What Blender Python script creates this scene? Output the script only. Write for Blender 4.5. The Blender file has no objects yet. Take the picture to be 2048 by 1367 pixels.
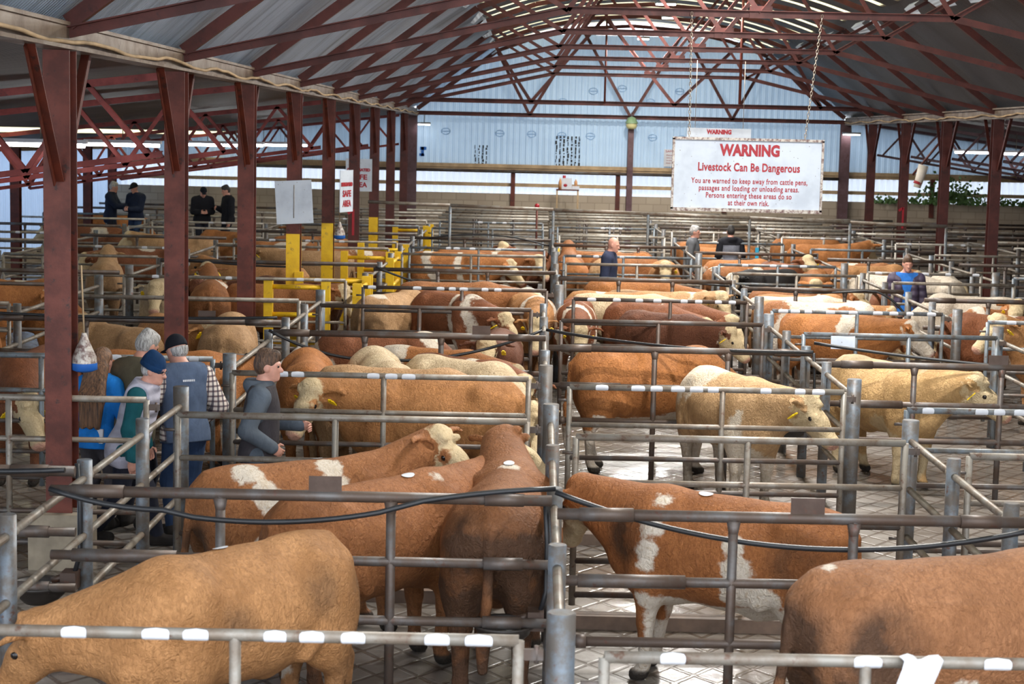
import bpy, math, random
import numpy as np
from mathutils import Vector, Matrix

S = bpy.context.scene
COL = S.collection
random.seed(7)
R = math.radians

# ------------------------------------------------------------------ camera
cam_d = bpy.data.cameras.new('camera'); cam = bpy.data.objects.new('camera', cam_d); COL.objects.link(cam)
yaw, pit, rol = -.0120, .1162, .0232
F = Vector((math.sin(yaw)*math.cos(pit), math.cos(yaw)*math.cos(pit), -math.sin(pit)))
R0 = Vector((math.cos(yaw), -math.sin(yaw), 0)); U0 = R0.cross(F)
Rr = math.cos(rol)*R0 + math.sin(rol)*U0; Ur = -math.sin(rol)*R0 + math.cos(rol)*U0
cam.matrix_world = Matrix(((Rr.x, Ur.x, -F.x, 0), (Rr.y, Ur.y, -F.y, 0), (Rr.z, Ur.z, -F.z, 3.6), (0, 0, 0, 1)))
cam_d.sensor_width = 36; cam_d.lens = 3500/2048*36; cam_d.clip_start = .3; cam_d.clip_end = 500
cam_d.dof.use_dof = True; cam_d.dof.focus_distance = 17; cam_d.dof.aperture_fstop = 4.5
S.camera = cam
# ------------------------------------------------------------------ daylight and exposure
W = bpy.data.worlds.new('overcast'); S.world = W; W.use_nodes = True
bg = W.node_tree.nodes['Background']; bg.inputs[0].default_value = (.86, .92, 1, 1); bg.inputs[1].default_value = 2.2
S.view_settings.view_transform = 'Standard'; S.view_settings.look = 'None'; S.view_settings.gamma = 1
S.view_settings.use_curve_mapping = False; S.view_settings.exposure = 1.12
S.cycles.max_bounces = 7; S.cycles.diffuse_bounces = 4; S.cycles.glossy_bounces = 3; S.cycles.transmission_bounces = 3
S.cycles.caustics_reflective = False; S.cycles.caustics_refractive = False
S.cycles.use_denoising = True

# ------------------------------------------------------------------ helpers
class MB:
    """collects shapes for ONE mesh object"""
    def __init__(s): s.v = []; s.f = []; s.sm = []
    def add(s, vs, fs, smooth=False):
        o = len(s.v); s.v += [tuple(v) for v in vs]; s.f += [tuple(i+o for i in f) for f in fs]
        s.sm += [smooth]*len(fs) if isinstance(smooth, bool) else smooth
        return s
    def box(s, c, d, M=None):
        x, y, z = d[0]/2, d[1]/2, d[2]/2; c = Vector(c)
        vs = [Vector((a*x, b*y, e*z)) for a in (-1, 1) for b in (-1, 1) for e in (-1, 1)]
        vs = [c + (M @ v if M else v) for v in vs]
        return s.add(vs, [(0, 1, 3, 2), (4, 6, 7, 5), (0, 4, 5, 1), (2, 3, 7, 6), (0, 2, 6, 4), (1, 5, 7, 3)])
    def bar(s, a, b, w, h, up=(0, 0, 1)):
        """rectangular bar from a to b, w wide, h tall"""
        a = Vector(a); b = Vector(b); d = (b-a); L = d.length; d.normalize()
        x = d.cross(Vector(up)); x = x.normalized() if x.length > 1e-4 else Vector((1, 0, 0)); y = x.cross(d)
        M = Matrix((x, d, y)).transposed()
        return s.box((a+b)/2, (w, L, h), M)
    def angle(s, a, b, w, t=.012, up=(0, 0, 1)):
        """steel angle: two thin legs"""
        a = Vector(a); b = Vector(b); d = (b-a).normalized(); x = d.cross(Vector(up))
        x = x.normalized() if x.length > 1e-4 else Vector((1, 0, 0)); y = x.cross(d)
        s.bar(a, b, t, w, up); return s.bar(a+x*w/2+y*w/2, b+x*w/2+y*w/2, w, t, up)
    def tube(s, a, b, r, n=10, r2=None, cap=True):
        a = Vector(a); b = Vector(b); d = (b-a).normalized(); r2 = r if r2 is None else r2
        x = d.orthogonal().normalized(); y = d.cross(x)
        vs = []
        for p, q in ((a, r), (b, r2)):
            for i in range(n):
                t = 2*math.pi*i/n; vs.append(p + (x*math.cos(t)+y*math.sin(t))*q)
        fs = [(i, (i+1) % n, n+(i+1) % n, n+i) for i in range(n)]; sm = [True]*n
        if cap: fs += [tuple(range(n-1, -1, -1)), tuple(range(n, 2*n))]; sm += [False, False]
        return s.add(vs, fs, sm)
    def path(s, pts, r, n=8):
        pts = [Vector(p) for p in pts]; vs = []; fs = []; m = len(pts)
        x = None
        for k, p in enumerate(pts):
            d = (pts[min(k+1, m-1)]-pts[max(k-1, 0)]).normalized()
            x = d.orthogonal().normalized() if x is None else (x-d*x.dot(d)).normalized()
            y = d.cross(x); rr = r[k] if isinstance(r, (list, tuple)) else r
            for i in range(n):
                t = 2*math.pi*i/n; vs.append(p+(x*math.cos(t)+y*math.sin(t))*rr)
        for k in range(m-1):
            for i in range(n):
                fs.append((k*n+i, k*n+(i+1) % n, (k+1)*n+(i+1) % n, (k+1)*n+i))
        sm = [True]*len(fs); fs += [tuple(range(n-1, -1, -1)), tuple((m-1)*n+i for i in range(n))]
        return s.add(vs, fs, sm+[False, False])
    def lathe(s, prof, c=(0, 0, 0), n=20):
        vs = []; fs = []; m = len(prof)
        for (r, z) in prof:
            for i in range(n):
                t = 2*math.pi*i/n; vs.append((c[0]+r*math.cos(t), c[1]+r*math.sin(t), c[2]+z))
        for k in range(m-1):
            for i in range(n): fs.append((k*n+i, k*n+(i+1) % n, (k+1)*n+(i+1) % n, (k+1)*n+i))
        return s.add(vs, fs, True)
    def ball(s, c, r, n=10):
        rx, ry, rz = r if isinstance(r, (tuple, list)) else (r, r, r)
        vs = [(c[0], c[1], c[2]+rz)]; fs = []; m = n//2
        for k in range(1, m):
            p = math.pi*k/m
            for i in range(n):
                t = 2*math.pi*i/n; vs.append((c[0]+rx*math.sin(p)*math.cos(t), c[1]+ry*math.sin(p)*math.sin(t), c[2]+rz*math.cos(p)))
        vs.append((c[0], c[1], c[2]-rz)); e = len(vs)-1
        for i in range(n): fs.append((0, 1+i, 1+(i+1) % n)); fs.append((e, e-n+(i+1) % n, e-n+i))
        for k in range(m-2):
            for i in range(n):
                a = 1+k*n; fs.append((a+i, a+n+i, a+n+(i+1) % n, a+(i+1) % n))
        return s.add(vs, fs, True)
    def grid(s, P, smooth=True):
        """P[i][j] points -> quads"""
        n = len(P); m = len(P[0]); vs = [p for row in P for p in row]
        return s.add(vs, [(i*m+j, (i+1)*m+j, (i+1)*m+j+1, i*m+j+1) for i in range(n-1) for j in range(m-1)], smooth)
    def prism(s, poly, M, depth):
        """flat outline (2-D) given depth; M maps (u,v,w) to world"""
        n = len(poly); vs = [M @ Vector((p[0], p[1], -depth/2)) for p in poly]+[M @ Vector((p[0], p[1], depth/2)) for p in poly]
        fs = [tuple(range(n-1, -1, -1)), tuple(range(n, 2*n))]+[(i, (i+1) % n, n+(i+1) % n, n+i) for i in range(n)]
        return s.add(vs, fs)
    def mesh(s, name):
        me = bpy.data.meshes.new(name); me.from_pydata(s.v, [], s.f)
        me.polygons.foreach_set('use_smooth', np.array(s.sm, dtype=bool)); me.update(); return me
    def build(s, name, m, parent=None):
        o = bpy.data.objects.new(name, s.mesh(name)); COL.objects.link(o); o.data.materials.append(m)
        if parent is not None: o.parent = parent
        return o

def shift(o, loc):
    """give a mesh object its own origin at loc (world), keeping the shape where it is"""
    o.data.transform(Matrix.Translation(-Vector(loc))); o.location = loc; return o
def tag(o, label, cat, group=None, kind=None):
    o['label'] = label; o['category'] = cat
    if group: o['group'] = group
    if kind: o['kind'] = kind
    return o
def thing(name, label, cat, loc=(0, 0, 0), rz=0, group=None):
    o = bpy.data.objects.new(name, None); COL.objects.link(o); o.location = loc; o.rotation_euler = (0, 0, rz)
    o.empty_display_size = .1
    return tag(o, label, cat, group)
def struct(name, mb, m, label=None, parent=None):
    o = mb.build(name, m, parent) if isinstance(mb, MB) else mb
    if parent is None: o['kind'] = 'structure'
    if label: o['label'] = label
    return o

# ------------------------------------------------------------------ materials
def lin(c):
    return tuple(((x/255)/12.92 if x/255 <= .04045 else ((x/255+.055)/1.055)**2.4) for x in c)+(1,)
class NT:
    def __init__(s, name):
        s.m = bpy.data.materials.new(name); s.m.use_nodes = True; s.t = s.m.node_tree; s.b = s.t.nodes['Principled BSDF']
        s.out = s.t.nodes['Material Output']
    def n(s, k, **kw):
        x = s.t.nodes.new(k)
        for a, b in kw.items():
            if a.startswith('i_'):
                i = a[2:]; x.inputs[int(i) if i.isdigit() else i.replace('_', ' ')].default_value = b
            else: setattr(x, a, b)
        return x
    def l(s, a, b): s.t.links.new(a, b)
    def coord(s, which='Object', scale=(1, 1, 1), rot=(0, 0, 0)):
        t = s.n('ShaderNodeTexCoord'); m = s.n('ShaderNodeMapping'); m.inputs['Scale'].default_value = scale
        m.inputs['Rotation'].default_value = rot; s.l(t.outputs[which], m.inputs[0]); return m.outputs[0]
    def noise(s, vec, scale, detail=3, rough=.6, dist=0):
        x = s.n('ShaderNodeTexNoise'); x.inputs['Scale'].default_value = scale; x.inputs['Detail'].default_value = detail
        x.inputs['Roughness'].default_value = rough; x.inputs['Distortion'].default_value = dist
        s.l(vec, x.inputs['Vector']); return x.outputs['Fac']
    def ramp(s, fac, stops):
        x = s.n('ShaderNodeValToRGB'); e = x.color_ramp.elements
        while len(e) < len(stops): e.new(.5)
        for k, (p, c) in enumerate(stops): e[k].position = p; e[k].color = c if len(c) == 4 else tuple(c)+(1,)
        s.l(fac, x.inputs[0]); return x.outputs[0]
    def sst(s, fac, a, b):
        x = s.n('ShaderNodeMapRange', interpolation_type='SMOOTHSTEP'); x.inputs[1].default_value = a; x.inputs[2].default_value = b
        s.l(fac, x.inputs[0]); return x.outputs[0]
    def mix(s, fac, a, b, mode='MIX'):
        x = s.n('ShaderNodeMix', data_type='RGBA', blend_type=mode)
        for v, i in ((fac, 0), (a, 6), (b, 7)):
            if isinstance(v, (int, float)): x.inputs[i].default_value = v
            elif isinstance(v, tuple): x.inputs[i].default_value = v
            else: s.l(v, x.inputs[i])
        return x.outputs[2]
    def math(s, op, a, b=0.):
        x = s.n('ShaderNodeMath', operation=op)
        for v, i in ((a, 0), (b, 1)):
            if isinstance(v, (int, float)): x.inputs[i].default_value = v
            else: s.l(v, x.inputs[i])
        return x.outputs[0]
    def bump(s, h, strength=.3, dist=.02):
        x = s.n('ShaderNodeBump'); x.inputs['Strength'].default_value = strength; x.inputs['Distance'].default_value = dist
        s.l(h, x.inputs['Height']); s.l(x.outputs[0], s.b.inputs['Normal']); return x
    def fin(s, col=None, rough=.6, metal=0., spec=None):
        if col is not None:
            if isinstance(col, tuple): s.b.inputs['Base Color'].default_value = col
            else: s.l(col, s.b.inputs['Base Color'])
        if isinstance(rough, (int, float)): s.b.inputs['Roughness'].default_value = rough
        else: s.l(rough, s.b.inputs['Roughness'])
        s.b.inputs['Metallic'].default_value = metal
        if spec is not None: s.b.inputs['Specular IOR Level'].default_value = spec
        return s.m
def plain(name, c, rough=.6, var=.25, scale=8, metal=0., bump=0.):
    t = NT(name); v = t.coord('Object'); f = t.noise(v, scale)
    a = lin(c); d = tuple(x*(1-var) for x in a[:3])+(1,); e = tuple(min(1, x*(1+var)) for x in a[:3])+(1,)
    if bump: t.bump(t.noise(v, scale*6), bump, .01)
    return t.fin(t.ramp(f, [(.3, d), (.7, e)]), rough, metal)
def emit(name, c, k):
    t = NT(name); t.b.inputs['Emission Color'].default_value = lin(c); t.b.inputs['Emission Strength'].default_value = k
    return t.fin(lin(c))

M = {}
def steel(name, clean, dirty, rust, amt=.5, scale=5.):
    """galvanised or bare tube: clean zinc, dried muck, rust spots"""
    t = NT(name); v = t.coord('Object'); f = t.noise(v, scale, 5, .65); g = t.noise(v, scale*.4, 3); r = t.noise(v, scale*2.6, 4, .7)
    c = t.mix(t.sst(f, amt-.12, amt+.12), lin(clean), lin(dirty)); c = t.mix(t.sst(r, .58, .7), c, lin(rust))
    c = t.mix(t.math('MULTIPLY', g, .5), c, lin(tuple(x*.6 for x in clean)))
    t.bump(t.noise(v, 60), .15, .004)
    return t.fin(c, t.math('ADD', t.math('MULTIPLY', f, .4), .28), .25)
M['zinc'] = steel('galvanised_steel', (132, 142, 150), (112, 102, 90), (100, 70, 50), .52)
M['dusty'] = steel('muck_splashed_tube', (152, 146, 136), (126, 110, 94), (104, 72, 54), .5)
M['brown'] = steel('browned_tube', (104, 100, 98), (90, 72, 60), (96, 58, 42), .46, 4.)
M['post'] = steel('fence_post_steel', (118, 128, 138), (98, 88, 78), (104, 66, 44), .47, 6.)
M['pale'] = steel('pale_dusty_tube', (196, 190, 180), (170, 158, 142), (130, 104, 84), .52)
M['yellow'] = steel('yellow_paint', (255, 208, 36), (238, 186, 30), (170, 130, 70), .55, 4.)
M['rustred'] = steel('red_oxide_steel', (112, 50, 34), (84, 37, 26), (52, 33, 28), .5, 3.)
M['truss'] = steel('red_oxide_truss', (98, 46, 38), (74, 34, 29), (52, 33, 31), .5, 2.)
M['purple'] = steel('faded_red_oxide', (112, 84, 88), (94, 66, 68), (88, 50, 46), .5, 3.)
M['aisle_red'] = steel('bright_red_oxide', (150, 62, 54), (122, 48, 42), (88, 46, 42), .5, 3.)
M['plate'] = steel('rusty_plate', (88, 70, 60), (76, 58, 48), (100, 60, 42), .5, 5.)
M['concrete'] = plain('concrete', (150, 138, 120), .85, .25, 5, bump=.3)
M['kerb'] = plain('muddy_kerb', (112, 92, 78), .6, .3, 6)
M['timber'] = plain('weathered_timber', (176, 150, 116), .8, .25, 3)
M['hose'] = plain('black_hose', (30, 31, 34), .45, .2)
M['white'] = plain('white_sticker', (206, 208, 214), .6, .06)
M['sign'] = None
M['redtext'] = plain('red_lettering', (160, 20, 36), .5, .1)
M['black'] = plain('black_mark', (24, 26, 30), .7, .2)
M['dark'] = plain('dark_iron', (44, 38, 34), .5, .3)
M['water'] = NT('bowl_water').fin((.25, .27, .28, 1), .04)
M['tagyellow'] = plain('yellow_tag', (240, 200, 20), .5, .05)
M['eye'] = NT('dark_eye').fin((.012, .008, .006, 1), .1)
M['bluemark'] = plain('blue_mark', (30, 96, 178), .6, .15)
M['stamp'] = plain('pale_blue_print', (138, 172, 208), .6, .05)
M['chain'] = plain('dull_chain', (150, 138, 124), .5, .3, 20, .6)
M['tube_on'] = emit('fluorescent_tube', (250, 252, 255), 9)
M['lamp_on'] = emit('lamp_glow', (255, 240, 210), 5)
M['cream_plastic'] = plain('cream_plastic', (224, 214, 200), .5, .08)
# ------------------------------------------------------------------ building: sizes in metres, camera above the origin, +Y into the shed
BAY = 4.57; Y0 = 14.15; XL, XR = -3.85, 9.60; XM = 2.875; YW = 55.28; ZE = 4.30

def sheet_mat(name, c1, c2, wave_axis='Y', trans=None, rough=.45, scale=30., streak=True):
    t = NT(name); v = t.coord('Object')
    w = t.n('ShaderNodeTexWave', bands_direction=wave_axis); w.inputs['Scale'].default_value = scale/ (2*math.pi)
    t.l(v, w.inputs['Vector'])
    f = t.noise(v, .5, 4, .6); g = t.noise(t.coord('Object', (.15, 3, .15)), 1.2, 3)
    col = t.mix(t.sst(f, .3, .7), lin(c1), lin(c2))
    if streak: col = t.mix(t.math('MULTIPLY', t.sst(g, .45, .7), .6), col, lin(tuple(x*.62 for x in c2)))
    t.bump(w.outputs['Fac'], .5, .03)
    m = t.fin(col, rough, .0)
    if trans:
        tr = t.n('ShaderNodeBsdfTranslucent'); tr.inputs[0].default_value = lin(trans[0])
        mx = t.n('ShaderNodeMixShader'); mx.inputs[0].default_value = trans[1]
        t.l(t.b.outputs[0], mx.inputs[1]); t.l(tr.outputs[0], mx.inputs[2]); t.l(mx.outputs[0], t.out.inputs[0])
    return m
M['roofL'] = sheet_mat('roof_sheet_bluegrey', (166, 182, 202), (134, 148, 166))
M['roofR'] = sheet_mat('roof_sheet_dark', (72, 74, 80), (54, 56, 60))
M['roofA'] = sheet_mat('aisle_roof_sheet', (92, 84, 80), (70, 64, 62))
M['skylight'] = sheet_mat('translucent_sheet', (222, 214, 186), (206, 196, 168), trans=((238, 230, 205), .75), streak=False)
M['clad'] = sheet_mat('pale_blue_cladding', (176, 196, 212), (162, 182, 200), 'X', trans=((190, 216, 240), .10), streak=False)
M['lowclad'] = sheet_mat('white_translucent_cladding', (214, 224, 236), (200, 212, 226), 'X', trans=((226, 234, 245), .28), streak=False)

M['leftclad'] = sheet_mat('blue_white_side_sheeting', (196, 212, 232), (176, 196, 220), 'Y', trans=((180, 204, 236), .22))
# floor: wet grooved concrete
t = NT('wet_grooved_concrete'); v = t.coord('Object')
def groove(rot):
    w = t.n('ShaderNodeTexWave', bands_direction='X', wave_profile='SIN'); w.inputs['Scale'].default_value = 1/.36/2*1.0
    w.inputs['Distortion'].default_value = .25; w.inputs['Detail Scale'].default_value = 3
    t.l(t.coord('Object', (1, 1, 1), (0, 0, rot)), w.inputs['Vector']); return t.sst(w.outputs['Fac'], .9, .985)
g = t.math('MAXIMUM', groove(R(38)), groove(R(-38)))
f = t.noise(v, .9, 5, .65); p = t.noise(v, .45, 4, .6); fine = t.noise(v, 14, 4, .7)
col = t.ramp(f, [(.3, lin((84, 74, 66))), (.5, lin((122, 116, 110))), (.7, lin((146, 144, 142)))])
col = t.mix(t.math('MULTIPLY', g, .75), col, lin((70, 58, 48)))
col = t.mix(t.math('MULTIPLY', t.sst(fine, .5, .75), .35), col, lin((84, 64, 48)))
wet = t.sst(p, .40, .58)
col = t.mix(t.math('MULTIPLY', wet, .3), col, lin((96, 78, 60)))
h = t.math('ADD', t.math('MULTIPLY', g, -1.), t.math('MULTIPLY', fine, .5))
t.bump(h, .35, .012)
M['floor'] = t.fin(col, t.math('ADD', t.math('MULTIPLY', wet, -.30), .40), 0, .6)
struct('floor', MB().box((2.5, 26, -.05), (36, 66, .1)), M['floor'], 'wet concrete floor scored with a diamond pattern')

# roof: two straight slopes, a flatter arched cap with translucent bands, and lower lean-to aisles either side
US, ZS = 4.2, 6.35                                   # half width and height of the cap's edge
def cap_z(u): return 7.25-.85*(u/4.35)**2
YA, YB = 5.0, 55.6
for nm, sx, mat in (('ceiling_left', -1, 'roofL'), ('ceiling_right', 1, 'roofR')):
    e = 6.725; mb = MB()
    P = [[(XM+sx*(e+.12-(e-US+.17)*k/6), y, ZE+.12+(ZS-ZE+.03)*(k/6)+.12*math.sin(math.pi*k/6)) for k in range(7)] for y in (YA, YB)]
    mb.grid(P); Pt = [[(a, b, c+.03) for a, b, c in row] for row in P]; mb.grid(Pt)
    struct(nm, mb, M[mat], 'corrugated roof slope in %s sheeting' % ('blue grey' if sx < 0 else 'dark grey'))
bands = []
y = YA; k = 0
opq = MB(); trn = MB()
def cap_strip(mb, y0, y1, dz=0.):
    us = [-4.35+8.7*k/20 for k in range(21)]
    P = [[(XM+u, yy, cap_z(u)+dz) for u in us] for yy in (y0, y1)]
    mb.grid(P); mb.grid([[(a, b, c+.025) for a, b, c in row] for row in P])
while y < YB:
    cap_strip(opq, y, min(y+1.05, YB)); cap_strip(trn, min(y+1.05, YB), min(y+1.523, YB+.02), .01); y += 1.523
struct('ceiling', opq, M['roofR'], 'arched middle of the roof in dark sheets')
struct('window_1', trn, M['skylight'], 'cream translucent roof light bands')
# torn white sheet edges at the foot of the cap
rng = random.Random(3)
for nm, sx in (('trim_1', -1), ('trim_2', 1)):
    mb = MB(); y = 6.
    while y < 55:
        L = rng.uniform(.6, 1.6); x = XM+sx*(US+.02); d = rng.uniform(.12, .3)
        mb.grid([[(x, y, ZS-.02), (x-sx*.1, y, ZS-.1), (x+sx*.12, y+.05, ZS-.1-d)], [(x, y+L, ZS-.02), (x-sx*.1, y+L, ZS-.12), (x+sx*.1, y+L, ZS-.1-d*.8)]])
        y += L+rng.uniform(.8, 3.2)
    struct(nm, mb, M['lowclad'], 'ragged pale sheet ends along the edge of the roof cap')
def aisle(nm, sx, x0):
    mb = MB(); z = lambda d: 4.28-.125*d
    for d0, d1 in ((0, 5.6), (6.5, 9.6)):
        P = [[(x0+sx*d, yy, z(d)) for d in (d0, (d0+d1)/2, d1)] for yy in (YA, YB)]; mb.grid(P); mb.grid([[(a, b, c+.03) for a, b, c in r] for r in P])
    struct(nm, mb, M['roofA'], 'low lean-to roof of brown-grey sheets')
    mb = MB(); P = [[(x0+sx*d, yy, z(d)+.01) for d in (5.6, 6.5)] for yy in (YA, YB)]; mb.grid(P); mb.grid([[(a, b, c+.02) for a, b, c in r] for r in P])
    return mb
struct('window_2', aisle('ceiling_aisle_left', -1, XL), M['skylight'], 'translucent strip along the left lean-to roof')
struct('ceiling_aisle_right_strip', aisle('ceiling_aisle_right', 1, XR), M['roofA'], 'middle sheets of the right lean-to roof')

# end wall: corrugated upper cladding, a bright translucent band, blockwork below
def corr(mb, x0, x1, zlo, ztop, y, pitch=.19, amp=.022, n=6):
    m = int((x1-x0)/pitch*n); P = []
    for i in range(m+1):
        x = x0+(x1-x0)*i/m; yy = y+amp*math.sin(2*math.pi*(x-x0)/pitch)
        zt = ztop(x) if callable(ztop) else ztop
        P.append([(x, yy, zlo), (x, yy, zt)])
    mb.grid(P)
def gable(x):
    u = abs(x-XM)
    if u <= 1.15: return 6.83
    if u <= 4.2: return 6.92-(u-1.15)*.09
    if u <= 6.72: return 6.65-(u-4.2)*.78
    return 4.33-(u-6.72)*.125
mb = MB(); corr(mb, -13.4, 19.2, 2.74, gable, YW+.12)
wall = struct('wall_back', mb, M['clad'], 'pale blue corrugated end wall')
mb = MB(); corr(mb, -13.4, 19.2, 1.80, 2.60, YW+.25)
struct('wall_back_lower_cladding', mb, M['lowclad'], 'band of bright white corrugated sheet under the blue cladding')
t = NT('blockwork'); v = t.coord('Object', (1, 1, 1), (R(90), 0, 0)); b = t.n('ShaderNodeTexBrick')
b.inputs['Color1'].default_value = lin((186, 172, 152)); b.inputs['Color2'].default_value = lin((172, 158, 140)); b.inputs['Mortar'].default_value = lin((150, 138, 122))
b.inputs['Scale'].default_value = 1; b.inputs['Brick Width'].default_value = .46; b.inputs['Row Height'].default_value = .23; b.inputs['Mortar Size'].default_value = .012
t.l(v, b.inputs['Vector']); M['block'] = t.fin(t.mix(t.math('MULTIPLY', t.noise(t.coord('Object'), 1.5), .5), b.outputs[0], lin((150, 130, 112))), .9)
struct('wall_back_blockwork', MB().box((2.9, YW+.1, .92), (32.6, .2, 1.84)), M['block'], 'low concrete block wall under the end cladding')
mb = MB(); mb.box((2.9, YW+.12, 2.66), (32.6, .3, .2)); mb.box((2.9, YW-.04, 2.70), (32.6, .06, .10)); struct('trim_3', mb, M['timber'], 'timber rail along the foot of the blue cladding')
mb = MB(); mb.box((2.9, YW+.1, 2.12), (32.6, .08, .11)); struct('trim_4', mb, M['timber'], 'timber rail across the white sheets')
mb = MB(); mb.tube((-9, YW-.1, 2.54), (9.6, YW-.1, 2.54), .05, 10)
tag(mb.build('long_pipe', M['brown']), 'long grey brown pipe along the end wall below the blue cladding', 'pipe')
# marks on the cladding
rng = random.Random(5)
for (x, z, w, h, n) in ((.95, 3.22, .72, .92, 7), (-1.78, 3.03, .36, .62, 4)):
    mb = MB()
    for k in range(n):
        xx = x-w/2+w*k/(n-1); zz = z+h/2
        while zz > z-h/2:
            L = rng.uniform(.03, .14); ww = rng.uniform(.02, .06); q = rng.uniform(-.015, .015)
            mb.box((xx+q, YW+.094, zz-L/2), (ww, .006, L)); zz -= L+rng.uniform(0, .05)
    mb.build('black_smear', M['black'], wall)
mb = MB(); mb.box((-3.62, YW+.094, 3.1), (.09, .006, .3)); mb.box((-3.6, YW+.094, 3.2), (.2, .006, .1)); mb.box((-3.64, YW+.094, 3.0), (.16, .006, .08)); mb.build('blue_smear', M['bluemark'], wall)
for (x, z) in ((-2.9, 3.75), (-1.2, 3.72), (-.2, 3.72), (.75, 3.7), (1.65, 3.7), (3.6, 3.7), (4.5, 3.68), (1.7, 5.1), (.75, 4.75), (4.4, 5.15), (3.5, 4.8), (2.6, 5.2)):
    mb = MB(); P = []
    for i in range(17):
        a = 2*math.pi*i/16; P.append([(x+.15*math.cos(a), YW+.094, z+.11*math.sin(a)), (x+.12*math.cos(a), YW+.094, z+.085*math.sin(a))])
    mb.grid(P); mb.box((x, YW+.094, z), (.3, .004, .03)); mb.build('faded_blue_stamp', M['stamp'], wall)
# side walls of the aisles
mb = MB(); P = []
for i in range(int(58/.19*4)+1):
    y = -2+i*.19/4; P.append([(-13.3+.02*math.sin(2*math.pi*y/.19), y, .35), (-13.3+.02*math.sin(2*math.pi*y/.19), y, 3.1)])
mb.grid(P); struct('wall_left', mb, M['leftclad'], 'bright translucent sheeting on the left outer wall')
struct('wall_left_blockwork', MB().box((-13.3, 27, .17), (.2, 58, .35)), M['block'], 'low block wall on the left side')
struct('trim_5', MB().box((-13.2, 27, 3.12), (.06, 57, .3)), M['timber'], 'board along the top of the left side sheeting')
struct('wall_right', MB().box((19.1, 27, 1.5), (.2, 58, 3.0)), M['block'], 'block wall on the right side')

# eave beams
def eave(nm, x, label, y1=54.9):
    mb = MB(); rng = random.Random(2)
    for dx, w, z, h in ((0, .16, ZE+.02, .2), (-.02, .24, ZE+.12, .03), (.02, .22, ZE-.07, .03)):
        mb.box((x+dx, (YA+y1)/2, z), (w, y1-YA, h))
    o = mb.build(nm, M['eave']); tag(o, label, 'beam')
    mb = MB(); pts = []
    y = YA
    while y < y1: pts.append((x+(.12 if x < 0 else -.12), y, ZE-.02+.025*math.sin(y*2.2)+rng.uniform(-.012, .012))); y += .35
    mb.path(pts, .018, 6); mb.build('cable', M['timber'], o)
M['eave'] = steel('grimy_eave_beam', (140, 124, 106), (112, 92, 76), (86, 62, 50), .5, 3.)
eave('eave_beam', XL, 'long grimy eave beam over the left row of columns')
eave('eave_beam', XR, 'long grimy eave beam over the right row of columns')

# columns
ORD = ['first', 'second', 'third', 'fourth', 'fifth', 'sixth', 'seventh', 'eighth', 'ninth', 'tenth', 'eleventh', 'twelfth', 'thirteenth', 'fourteenth', 'fifteenth', 'sixteenth']
def column(x, y, side, label, mat, yellow=None, plinth=False, br=True, s=.225, mark=None, z1=ZE-.09):
    c = thing('steel_column', label, 'column', (x, y, 0), 0, 'roof columns on the %s' % side)
    mb = MB(); z0 = .46 if plinth else 0
    h = z1-z0; zc = z0+h/2
    mb.box((0, 0, zc), (.02, s-.04, h)); mb.box((0, s/2-.01, zc), (s*.95, .02, h)); mb.box((0, -s/2+.01, zc), (s*.95, .02, h))
    mb.build('shaft', M[mat], c)
    if br:
        for sy in (-1, 1):
            q = MB(); q.angle((0, sy*.95, z1), (0, sy*.16, 3.15), .065); q.build('bracket', M[mat], c)
    if plinth: MB().box((0, 0, .23), (.46, .42, .46)).build('plinth', M['concrete'], c)
    if yellow:
        q = MB(); hh = yellow[1]-yellow[0]; zz = (yellow[0]+yellow[1])/2
        q.box((0, s/2+.003, zz), (s*.96, .014, hh)); q.box((0, -s/2-.003, zz), (s*.96, .014, hh)); q.build('yellow_band', M['yellow'], c)
    if mark:
        q = MB(); q.box((.0, -s/2-.008, mark), (.05, .006, .55)); q.box((-.06, -s/2-.008, mark+.22), (.13, .006, .06), Matrix.Rotation(R(-35), 3, 'Y')); q.build('red_paint_mark', M['redtext'], c)
    return c
for i in range(9):
    yb = {3: (.2, 2.0), 4: (.2, 1.95), 5: (.2, 1.0), 6: (.3, 1.65)}.get(i)
    column(XL, Y0+i*BAY, 'left', ['nearest rust red column with concrete foot, at the far left', 'second rust red column from the left, behind the man in the black cap',
      'third rust red column from the left, bare of paint', 'rust red column with yellow base behind the blank white board', 'rust red column with yellow base beside the angled safety sign',
      'dark red column with a painted red stroke near its foot', 'dark column half behind the safe area sign', 'dark column second from the end wall on the left', 'reddish last column before the end wall on the left'][i],
      'rustred' if i < 5 else 'truss', yb, i == 0, mark=1.75 if i == 5 else None)
for i in range(5, 9):
    column(XR, Y0+i*BAY, 'right', ['nearest dark column on the right, with a pale conduit', 'second dark column from the right edge, behind the man in purple', 'third dark column from the right edge, with a red paint mark', 'fourth dark column from the right edge, close to the end wall'][i-5],
      'truss', None, False, mark=1.75 if i == 7 else None)
for x, lab in ((-3.93, 'pale grey end wall column at the left corner under a white floodlight'), (2.9, 'slim end wall post under the green and cream lamp'), (9.58, 'grey brown end wall column at the right of the blue cladding')):
    c = thing('wall_column', lab, 'column', (x, YW-.22, 0), 0, 'end wall columns'); q = MB(); z1 = 4.25; w = .3 if abs(x-2.9) > 1 else .18
    q.box((0, 0, z1/2), (.02, .2, z1)); q.box((0, -.1, z1/2), (w, .02, z1)); q.box((0, .1, z1/2), (w, .02, z1)); q.build('shaft', M['purple'], c)
for x, y in ((-12., 40.3), (-12.05, 43.2), (-12., 46.8), (-11.95, 49.3)):
    column(x, y, 'outer left', 'dark red outer column of the left lean-to, seen beyond the pens', 'rustred', br=False, s=.22, z1=3.1)['group'] = 'outer columns of the left lean-to'
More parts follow.
